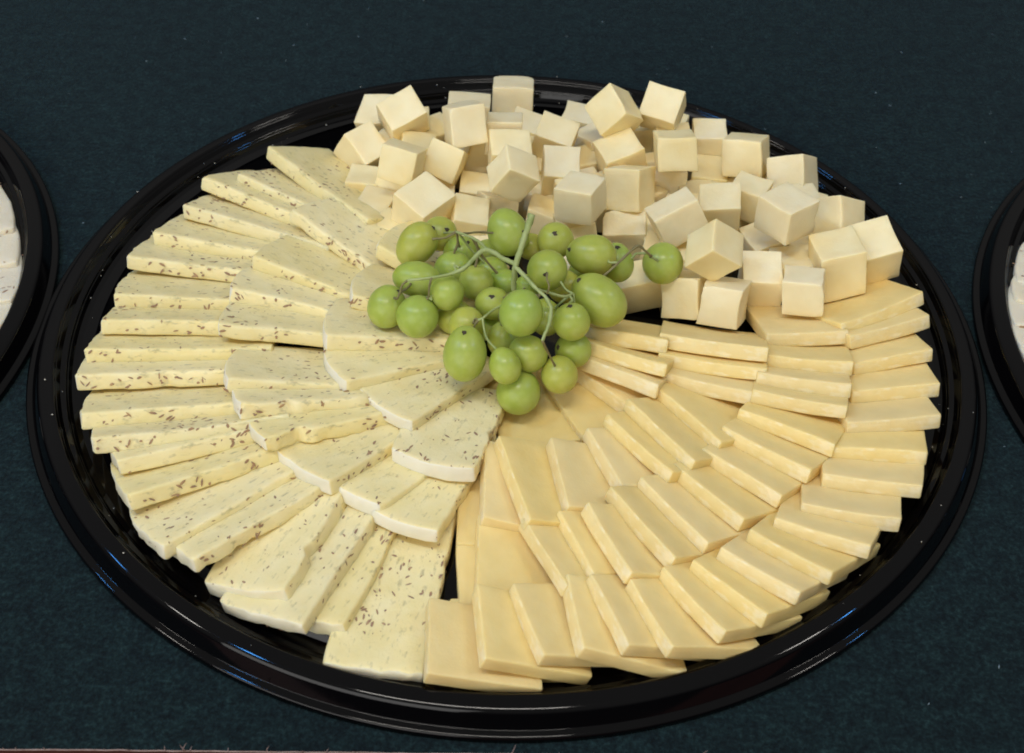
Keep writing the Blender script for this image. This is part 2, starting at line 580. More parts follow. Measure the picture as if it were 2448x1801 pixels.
# ------------------------------------------------------------------ slices
# each: leading outer top corner, outward direction, trailing direction (down the lean), length   (metres)
SLICES = {
    'S': [
        [[-0.01635, -0.20725, 0.01293], [0.1059, -0.9944, 0.0], [0.9933, 0.1058, -0.0461], 0.0329],
        [[-0.02613, -0.21327, 0.02197], [0.0433, -0.9991, 0.0], [0.9627, 0.0417, -0.2672], 0.0315],
        [[-0.00451, -0.20965, 0.02666], [0.1288, -0.9917, 0.0], [0.9149, 0.1188, -0.3858], 0.0289],
        [[0.01711, -0.20616, 0.0258], [0.3446, -0.9387, -0.0], [0.8744, 0.321, -0.3637], 0.0289],
        [[0.0322, -0.20406, 0.0275], [0.172, -0.9851, 0.0], [0.8997, 0.1571, -0.4072], 0.0264],
        [[0.04903, -0.20233, 0.02884], [0.3729, -0.9279, 0.0], [0.8324, 0.3345, -0.4419], 0.0294],
        [[0.06601, -0.20281, 0.02792], [0.4274, -0.9041, 0.0], [0.8212, 0.3882, -0.4182], 0.0345],
        [[0.08616, -0.19412, 0.02723], [0.5825, -0.8128, 0.0], [0.7449, 0.5338, -0.4003], 0.0368],
        [[0.10362, -0.18545, 0.0271], [0.7259, -0.6878, 0.0], [0.6313, 0.6662, -0.397], 0.0378],
        [[0.1177, -0.17507, 0.02771], [0.8032, -0.5957, 0.0], [0.5426, 0.7317, -0.4126], 0.0365],
        [[0.13215, -0.16399, 0.02685], [0.8226, -0.5687, 0.0], [0.5235, 0.7572, -0.3906], 0.0377],
        [[0.14952, -0.14852, 0.02597], [0.9395, -0.3426, 0.0], [0.3186, 0.8735, -0.3682], 0.0394],
        [[0.1642, -0.13238, 0.02486], [0.9855, -0.1695, 0.0], [0.1594, 0.9268, -0.34], 0.0409],
        [[0.17773, -0.11354, 0.02476], [0.9918, -0.1277, 0.0], [0.1202, 0.9337, -0.3373], 0.0424],
        [[0.18396, -0.09284, 0.02421], [0.9993, -0.0371, 0.0], [0.0351, 0.9456, -0.3235], 0.0413],
        [[0.19326, -0.06985, 0.02443], [0.9879, 0.1554, 0.0], [-0.1467, 0.9328, -0.3291], 0.043],
        [[0.1973, -0.04897, 0.02426], [0.986, 0.1666, -0.0], [-0.1576, 0.9325, -0.3251], 0.0413],
        [[0.19841, -0.02594, 0.02482], [0.9528, 0.3036, 0.0], [-0.2856, 0.8962, -0.3394], 0.0408],
        [[0.20003, -0.00495, 0.02725], [0.9197, 0.3926, 0.0], [-0.3595, 0.8422, -0.4018], 0.0442],
        [[0.1994, 0.00956, 0.02914], [0.8599, 0.5104, 0.0], [-0.4556, 0.7676, -0.4509], 0.0503],
    ],
    'T': [
        [[-0.01587, -0.17944, 0.01393], [0.0861, -0.9963, -0.0], [0.9952, 0.0861, -0.0461], 0.0358],
        [[-0.00922, -0.1738, 0.02054], [0.0135, -0.9999, 0.0], [0.9783, 0.0132, -0.2069], 0.0419],
        [[0.02646, -0.17448, 0.02694], [0.458, -0.889, 0.0], [0.8268, 0.4259, -0.3675], 0.0393],
        [[0.03729, -0.16808, 0.02704], [0.3987, -0.9171, -0.0], [0.8521, 0.3704, -0.3698], 0.0345],
        [[0.05157, -0.17069, 0.03097], [0.4205, -0.9073, 0.0], [0.8002, 0.3709, -0.4713], 0.0407],
        [[0.06895, -0.1606, 0.02976], [0.553, -0.8332, 0.0], [0.7482, 0.4966, -0.4399], 0.0447],
        [[0.08292, -0.15049, 0.0277], [0.5986, -0.8011, 0.0], [0.7387, 0.552, -0.3868], 0.043],
        [[0.09923, -0.13757, 0.02705], [0.6641, -0.7477, 0.0], [0.6946, 0.6169, -0.3701], 0.0412],
        [[0.11607, -0.12274, 0.02647], [0.7637, -0.6456, 0.0], [0.6034, 0.7138, -0.3554], 0.0414],
        [[0.13049, -0.10867, 0.02682], [0.8192, -0.5734, 0.0], [0.5341, 0.763, -0.3642], 0.044],
        [[0.14236, -0.09242, 0.02717], [0.889, -0.4579, 0.0], [0.4249, 0.825, -0.3725], 0.0434],
        [[0.15104, -0.07135, 0.02886], [0.9761, -0.2173, 0.0], [0.1977, 0.8883, -0.4144], 0.043],
        [[0.15456, -0.0577, 0.02987], [0.99, -0.1408, 0.0], [0.1263, 0.8883, -0.4415], 0.0416],
        [[0.15803, -0.04219, 0.02907], [0.9967, -0.0813, 0.0], [0.0737, 0.9035, -0.4223], 0.0405],
        [[0.15938, -0.01844, 0.02745], [0.9945, 0.1049, 0.0], [-0.097, 0.919, -0.3823], 0.0399],
    ],
    'V': [
        [[-0.01876, -0.1445, 0.01484], [0.0282, -0.9996, 0.0], [0.9986, 0.0282, -0.0441], 0.039],
        [[-0.00777, -0.13903, 0.0252], [0.0177, -0.9998, 0.0], [0.9544, 0.0169, -0.2982], 0.0448],
        [[0.01144, -0.14307, 0.02981], [0.2924, -0.9563, 0.0], [0.8699, 0.266, -0.4152], 0.0483],
        [[0.02702, -0.13275, 0.02766], [0.1912, -0.9815, 0.0], [0.9156, 0.1784, -0.3603], 0.0398],
        [[0.05002, -0.12065, 0.02697], [0.4011, -0.916, 0.0], [0.8606, 0.3768, -0.3427], 0.0373],
        [[0.07116, -0.11455, 0.02879], [0.6215, -0.7834, 0.0], [0.7217, 0.5725, -0.3891], 0.0436],
        [[0.08043, -0.10767, 0.03026], [0.5984, -0.8012, 0.0], [0.7243, 0.541, -0.4275], 0.0457],
        [[0.09347, -0.09386, 0.02761], [0.6184, -0.7858, -0.0], [0.7334, 0.5772, -0.3591], 0.0446],
        [[0.11248, -0.06299, 0.02753], [0.961, -0.2764, -0.0], [0.2582, 0.8979, -0.3565], 0.0473],
        [[0.11688, -0.04978, 0.0302], [0.985, -0.1725, 0.0], [0.1562, 0.8917, -0.4248], 0.0491],
        [[0.11826, -0.04044, 0.03475], [0.9883, -0.1525, 0.0], [0.1279, 0.8289, -0.5446], 0.0489],
    ],
    'U': [
        [[0.00049, -0.09159, 0.01474], [0.2844, -0.9587, 0.0], [0.9585, 0.2844, -0.0176], 0.0512],
        [[0.03394, -0.08301, 0.01725], [0.4409, -0.8975, -0.0], [0.8948, 0.4396, -0.0779], 0.0473],
        [[0.05616, -0.06858, 0.02236], [0.7134, -0.7008, -0.0], [0.6863, 0.6986, -0.2024], 0.0458],
        [[0.06704, -0.06375, 0.03227], [0.8972, -0.4417, 0.0], [0.3937, 0.7998, -0.453], 0.047],
        [[0.07125, -0.05494, 0.03575], [0.9218, -0.3877, 0.0], [0.3251, 0.7731, -0.5446], 0.0485],
        [[0.07312, -0.03762, 0.03575], [0.9837, -0.1798, 0.0], [0.1508, 0.825, -0.5446], 0.0444],
    ],
    'H': [
        [[-0.02825, -0.20816, 0.01262], [-0.1026, -0.9947, 0.0], [-0.9945, 0.1026, -0.0205], 0.085],
        [[-0.06064, -0.19041, 0.01596], [-0.3152, -0.949, -0.0], [-0.9438, 0.3134, -0.1052], 0.085],
        [[-0.07593, -0.19256, 0.02098], [-0.3663, -0.9305, 0.0], [-0.9044, 0.356, -0.2351], 0.085],
        [[-0.08504, -0.17964, 0.02377], [-0.3133, -0.9497, 0.0], [-0.9032, 0.2979, -0.3088], 0.085],
        [[-0.12283, -0.16576, 0.02537], [-0.7486, -0.663, -0.0], [-0.6207, 0.7008, -0.3516], 0.085],
        [[-0.13721, -0.15812, 0.02351], [-0.7421, -0.6703, -0.0], [-0.6391, 0.7075, -0.3018], 0.085],
        [[-0.1556, -0.13505, 0.02643], [-0.8794, -0.4761, -0.0], [-0.4405, 0.8135, -0.3797], 0.085],
        [[-0.16417, -0.11621, 0.02786], [-0.9297, -0.3682, 0.0], [-0.3344, 0.8442, -0.419], 0.085],
        [[-0.17617, -0.10642, 0.03051], [-0.9778, -0.2097, 0.0], [-0.1825, 0.8509, -0.4926], 0.085],
        [[-0.18615, -0.08911, 0.02827], [-0.9908, -0.1356, 0.0], [-0.1222, 0.8931, -0.433], 0.085],
        [[-0.19357, -0.06387, 0.02672], [-0.995, -0.1003, -0.0], [-0.0924, 0.9165, -0.3893], 0.085],
        [[-0.1928, -0.04632, 0.02662], [-0.9984, -0.0572, -0.0], [-0.0528, 0.9209, -0.3862], 0.085],
        [[-0.19039, -0.02681, 0.02801], [-0.9999, -0.0103, -0.0], [-0.0094, 0.9066, -0.4219], 0.085],
        [[-0.19056, -0.00567, 0.02551], [-0.9996, 0.0298, 0.0], [0.0278, 0.9343, -0.3553], 0.085],
        [[-0.18877, 0.02306, 0.02515], [-0.9914, 0.1306, 0.0], [0.1226, 0.9304, -0.3454], 0.085],
        [[-0.18062, 0.0435, 0.0248], [-0.9752, 0.2213, 0.0], [0.2084, 0.9183, -0.3367], 0.085],
        [[-0.16935, 0.06574, 0.02606], [-0.9306, 0.3662, 0.0], [0.3401, 0.8644, -0.3702], 0.085],
        [[-0.16348, 0.08857, 0.02742], [-0.8673, 0.4977, 0.0], [0.4546, 0.7922, -0.4073], 0.085],
        [[-0.14603, 0.09329, 0.02711], [-0.8359, 0.5488, 0.0], [0.5033, 0.7666, -0.3987], 0.085],
        [[-0.13194, 0.11661, 0.02752], [-0.6889, 0.7249, 0.0], [0.6611, 0.6283, -0.4101], 0.085],
    ],
    'K': [
        [[-0.027, -0.14767, 0.02487], [-0.3361, -0.9353, 0.1107], [-0.9417, 0.3353, -0.0265], 0.07],
        [[-0.05122, -0.13718, 0.02793], [-0.6094, -0.7769, 0.1583], [-0.7927, 0.601, -0.1017], 0.07],
        [[-0.07261, -0.12772, 0.03106], [-0.6603, -0.7429, 0.11], [-0.7481, 0.638, -0.1825], 0.07],
        [[-0.10381, -0.1072, 0.03462], [-0.9125, -0.3981, 0.0942], [-0.4082, 0.8703, -0.2758], 0.07],
        [[-0.11622, -0.09037, 0.03712], [-0.965, -0.2436, 0.0974], [-0.2623, 0.9024, -0.3419], 0.07],
        [[-0.12549, -0.07234, 0.03622], [-0.9924, -0.0752, 0.097], [-0.1025, 0.9425, -0.318], 0.07],
        [[-0.1334, -0.03559, 0.03541], [-0.996, 0.0053, 0.0889], [-0.0214, 0.9546, -0.2971], 0.07],
        [[-0.1337, -0.00879, 0.03479], [-0.9788, 0.1837, 0.0907], [0.1519, 0.9477, -0.2806], 0.07],
        [[-0.12604, 0.0161, 0.03477], [-0.9087, 0.4068, 0.0939], [0.3681, 0.8867, -0.2797], 0.07],
        [[-0.11243, 0.05429, 0.03412], [-0.7606, 0.6427, 0.0921], [0.604, 0.7524, -0.2627], 0.07],
    ],
    'M': [
        [[-0.01184, -0.11833, 0.03053], [-0.2164, -0.9652, 0.1468], [-0.9762, 0.2162, -0.018], 0.06],
        [[-0.04021, -0.09361, 0.03259], [-0.6135, -0.7828, 0.104], [-0.7896, 0.6096, -0.0694], 0.06],
        [[-0.07316, -0.07259, 0.03602], [-0.8985, -0.4272, 0.1005], [-0.4383, 0.8851, -0.1564], 0.06],
        [[-0.08378, -0.04599, 0.03937], [-0.9951, -0.0692, 0.0699], [-0.0844, 0.9661, -0.2441], 0.06],
        [[-0.07489, -0.01815, 0.04029], [-0.9777, 0.0874, 0.1909], [0.0354, 0.9649, -0.2601], 0.06],
        [[-0.0669, 0.02161, 0.03924], [-0.8924, 0.3945, 0.2193], [0.3455, 0.9097, -0.2304], 0.06],
    ],
    'Lt': [
        [[-0.23976, -0.02025, 0.013], [0.9994, 0.0358, 0.0], [-0.0356, 0.9939, -0.1045], 0.075],
        [[-0.23952, 0.00269, 0.013], [0.9901, 0.1402, 0.0], [-0.1395, 0.9847, -0.1045], 0.075],
        [[-0.2455, 0.03141, 0.013], [0.9625, 0.2714, 0.0], [-0.2699, 0.9572, -0.1045], 0.075],
        [[-0.25432, 0.05822, 0.013], [0.9196, 0.3928, 0.0], [-0.3906, 0.9146, -0.1045], 0.075],
    ],
    'Rt': [
        [[0.24518, -0.02134, 0.013], [-0.9999, 0.0171, 0.0], [0.017, 0.9944, -0.1045], 0.075],
        [[0.24445, -0.00899, 0.013], [-0.9972, 0.0743, 0.0], [0.0739, 0.9918, -0.1045], 0.075],
        [[0.24537, 0.00653, 0.013], [-0.9893, 0.1457, 0.0], [0.1449, 0.9839, -0.1045], 0.075],
        [[0.24907, 0.02556, 0.013], [-0.9723, 0.2336, 0.0], [0.2323, 0.967, -0.1045], 0.075],
        [[0.25386, 0.04107, 0.013], [-0.9521, 0.3059, 0.0], [0.3042, 0.9469, -0.1045], 0.075],
    ],
}


def build_slice(name, p, u, v, L, w, t, sgn, mats, seed, seeded, cut=0.0, key_h=False, skew=0.0):
    rnd = random.Random(seed)
    p, u, v = Vector(p), Vector(u), Vector(v)
    v = (v - u * v.dot(u)).normalized()
    X = u if sgn > 0 else -u
    n = X.cross(v)
    # local frame: outer end at x = 0, body towards -u
    r = rnd.uniform(0.0007, 0.0011) if not seeded else rnd.uniform(0.0012, 0.0018)
    vs, fs, sd = rounded_box(L, w, t, r, 22 if seeded else 12, 10 if seeded else 7, 1)
    bulge = (rnd.uniform(0.0005, 0.002) if key_h else rnd.uniform(0.002, 0.0045)) if seeded else 0.0
    sk = rnd.uniform(-0.05, 0.05)
    sag = rnd.uniform(-0.0006, 0.0010)
    off = Vector((rnd.uniform(0, 50), rnd.uniform(0, 50), rnd.uniform(0, 50)))
    tt = rnd.uniform(-0.10, 0.10)
    out = []
    for q in vs:
        x, y, z = q.x, q.y, q.z - t
        fx, fy = x / L, y / w
        if seeded:
            k = max(0.0, 1 - fx / 0.35)
            x += bulge * (2 * fy - 0.75) ** 2 * k * 1.2          # convex rind end
        x += sk * (fy - 0.3) * w * (1 - fx) - skew * fy * w * max(0.0, 1 - fx * 1.6)
        z *= 1 + tt * (fx - 0.5)
        z += sag * (4 * (fx - 0.5) ** 2 - 0.4)
        a = 0.00035 if seeded else 0.00022
        pn = Vector((x, y, z)) * 120 + off
        d = noise.noise_vector(pn)
        x += d.x * a
        y += d.y * a
        z += d.z * a * 0.8
        d2 = noise.noise_vector(Vector((x, y, z)) * 38 + off)
        y += d2.y * (0.0010 if seeded else 0.0004)
        x += d2.x * (0.0010 if seeded else 0.0005) * (1 if fx < 0.3 else 0)
        if seeded and fx < 0.05:                                  # uneven outer end
            x += (0.0011 if key_h else 0.0005) * noise.noise(Vector((y * 330, z * 260, 5)) + off)
        if seeded and fy < 0.12:                                  # torn, crumbly cut edge
            c = noise.noise(Vector((x * 260, z * 120, 0)) + off)
            if c > 0.12:
                y += (c - 0.12) * 0.0030 * cut
            c2 = noise.noise(Vector((x * 90, 3, 1)) + off)
            if c2 > 0.25:
                y += (c2 - 0.25) * 0.008 * cut
        out.append((-x if sgn > 0 else x, y, z))
    faces = fs if sgn < 0 else [tuple(reversed(q)) for q in fs]
    fm = [1 if s == ((0, 0) if seeded else (1, 0)) else 0 for s in sd]
    mw = Matrix.Identity(4)
    for i in range(3):
        mw[i][0], mw[i][1], mw[i][2], mw[i][3] = X[i], v[i], n[i], p[i]
    o = mesh_obj(name, out, faces, mats, fm=fm, mw=mw)
    if seeded:
        sv, sf = [], []
        cnt = int(L * w * 1e6 / 3000 * rnd.uniform(85, 140))
        s = -1 if sgn > 0 else 1
        for k in range(cnt):
            side = rnd.random()
            ln, wd = rnd.uniform(0.0006, 0.0020), rnd.uniform(0.00036, 0.00072)
            if side < 0.70:
                c = Vector((s * rnd.uniform(0.002, L - 0.002), rnd.uniform(0.001, w - 0.002), sag * -0.2 - 0.00012))
                nn, e1 = Vector((0, 0, 1)), Vector((1, 0, 0))
            elif side < 0.90:
                c = Vector((s * rnd.uniform(0.002, L - 0.002), 0.00012, -t * rnd.uniform(0.12, 0.88)))
                nn, e1 = Vector((0, -1, 0)), Vector((1, 0, 0))
            else:
                yy = rnd.uniform(0.003, w - 0.003)
                c = Vector((s * (bulge * (2 * yy / w - 0.75) ** 2 * 1.2 + sk * (yy / w - 0.3) * w + 0.0006), yy, -t * rnd.uniform(0.15, 0.85)))
                nn, e1 = Vector((-s, 0, 0)), Vector((0, 1, 0))
            e2 = nn.cross(e1)
            a = rnd.gauss(0.15, 0.6) if rnd.random() < 0.7 else rnd.uniform(0, 3.14)
            d1, d2v = e1 * math.cos(a) + e2 * math.sin(a), e2 * math.cos(a) - e1 * math.sin(a)
            bend = rnd.uniform(-0.5, 0.5) * wd
            b = len(sv)
            ring = [(-1, 0), (-.5, .8), (.35, .9), (1, 0), (.4, -.75), (-.45, -.85)]
            for (g, hh) in ring:
                sv.append(c + d1 * g * ln + d2v * (hh * wd + bend * (1 - g * g)))
            sv.append(c + nn * wd * 0.35 + d2v * bend)
            for i in range(6):
                sf.append((b + i, b + (i + 1) % 6, b + 6))
        so = mesh_obj('caraway_seeds', sv, sf, M_SEEDS)
        so.parent = o
        tag(so, kind='stuff')
    return o


ROWS = {
    'S': (1, 0.0445, 0.0070, False, 'plain yellow cheese slice, {o} from the front in the outermost row', 'plain slices fanned on the right'),
    'T': (1, 0.042, 0.0070, False, 'plain yellow cheese slice, {o} from the front in the second row in', 'plain slices fanned on the right'),
    'V': (1, 0.042, 0.0070, False, 'plain yellow cheese slice, {o} from the front in the third row in', 'plain slices fanned on the right'),
    'U': (1, 0.042, 0.0070, False, 'plain yellow cheese slice, {o} from the front in the row beside the grapes', 'plain slices fanned on the right'),
    'H': (-1, 0.040, 0.0078, True, 'seeded pale cheese slice, {o} clockwise from the front in the outer fan', 'seeded slices fanned on the left'),
    'K': (-1, 0.040, 0.0078, True, 'seeded pale cheese slice, {o} clockwise from the front in the middle fan', 'seeded slices fanned on the left'),
    'M': (-1, 0.040, 0.0078, True, 'seeded pale cheese slice, {o} clockwise from the front in the inner fan', 'seeded slices fanned on the left'),
    'Lt': (1, 0.058, 0.0078, True, 'cream seeded cheese slice on the left tray, {o} from the front', 'slices on the left tray'),
    'Rt': (-1, 0.040, 0.0078, True, 'whitish seeded cheese slice on the right tray, {o} from the front', 'slices on the right tray'),
}
CRUMBLY = {('H', 4): 1.6, ('H', 6): 0.9, ('H', 3): 0.9, ('H', 2): 0.7, ('K', 4): 2.2, ('K', 3): 1.6, ('K', 5): 1.2, ('M', 0): 0.9, ('H', 10): 0.6}
si = 0
for key, rows in SLICES.items():
    sgn, w, t, seeded, lab, grp = ROWS[key]
    for i, (p, u, v, L) in enumerate(rows):
        si += 1
        mats = [M_SEED, M_HRIND if key == 'H' else M_RIND] if seeded else [M_PLAIN, M_CUT]
        if key in ('Lt', 'Rt'):
            mats = [M_LEFT, M_RIND]
        nm = 'seeded_cheese_slice' if seeded else 'cheese_slice'
        rj = random.Random(si * 7)
        o = build_slice(nm, p, u, v, max(L, 0.036) + rj.uniform(-0.0005, 0.001), w + rj.uniform(-0.002, 0.002), t * rj.uniform(0.94, 1.07), sgn, mats, 100 + si, seeded,
                        CRUMBLY.get((key, i), 0.3), key == 'H', 0.10 if key == 'S' and i > 2 else 0.0)
        tag(o, lab.format(o=ORD[i + 1]), 'cheese slice', grp)

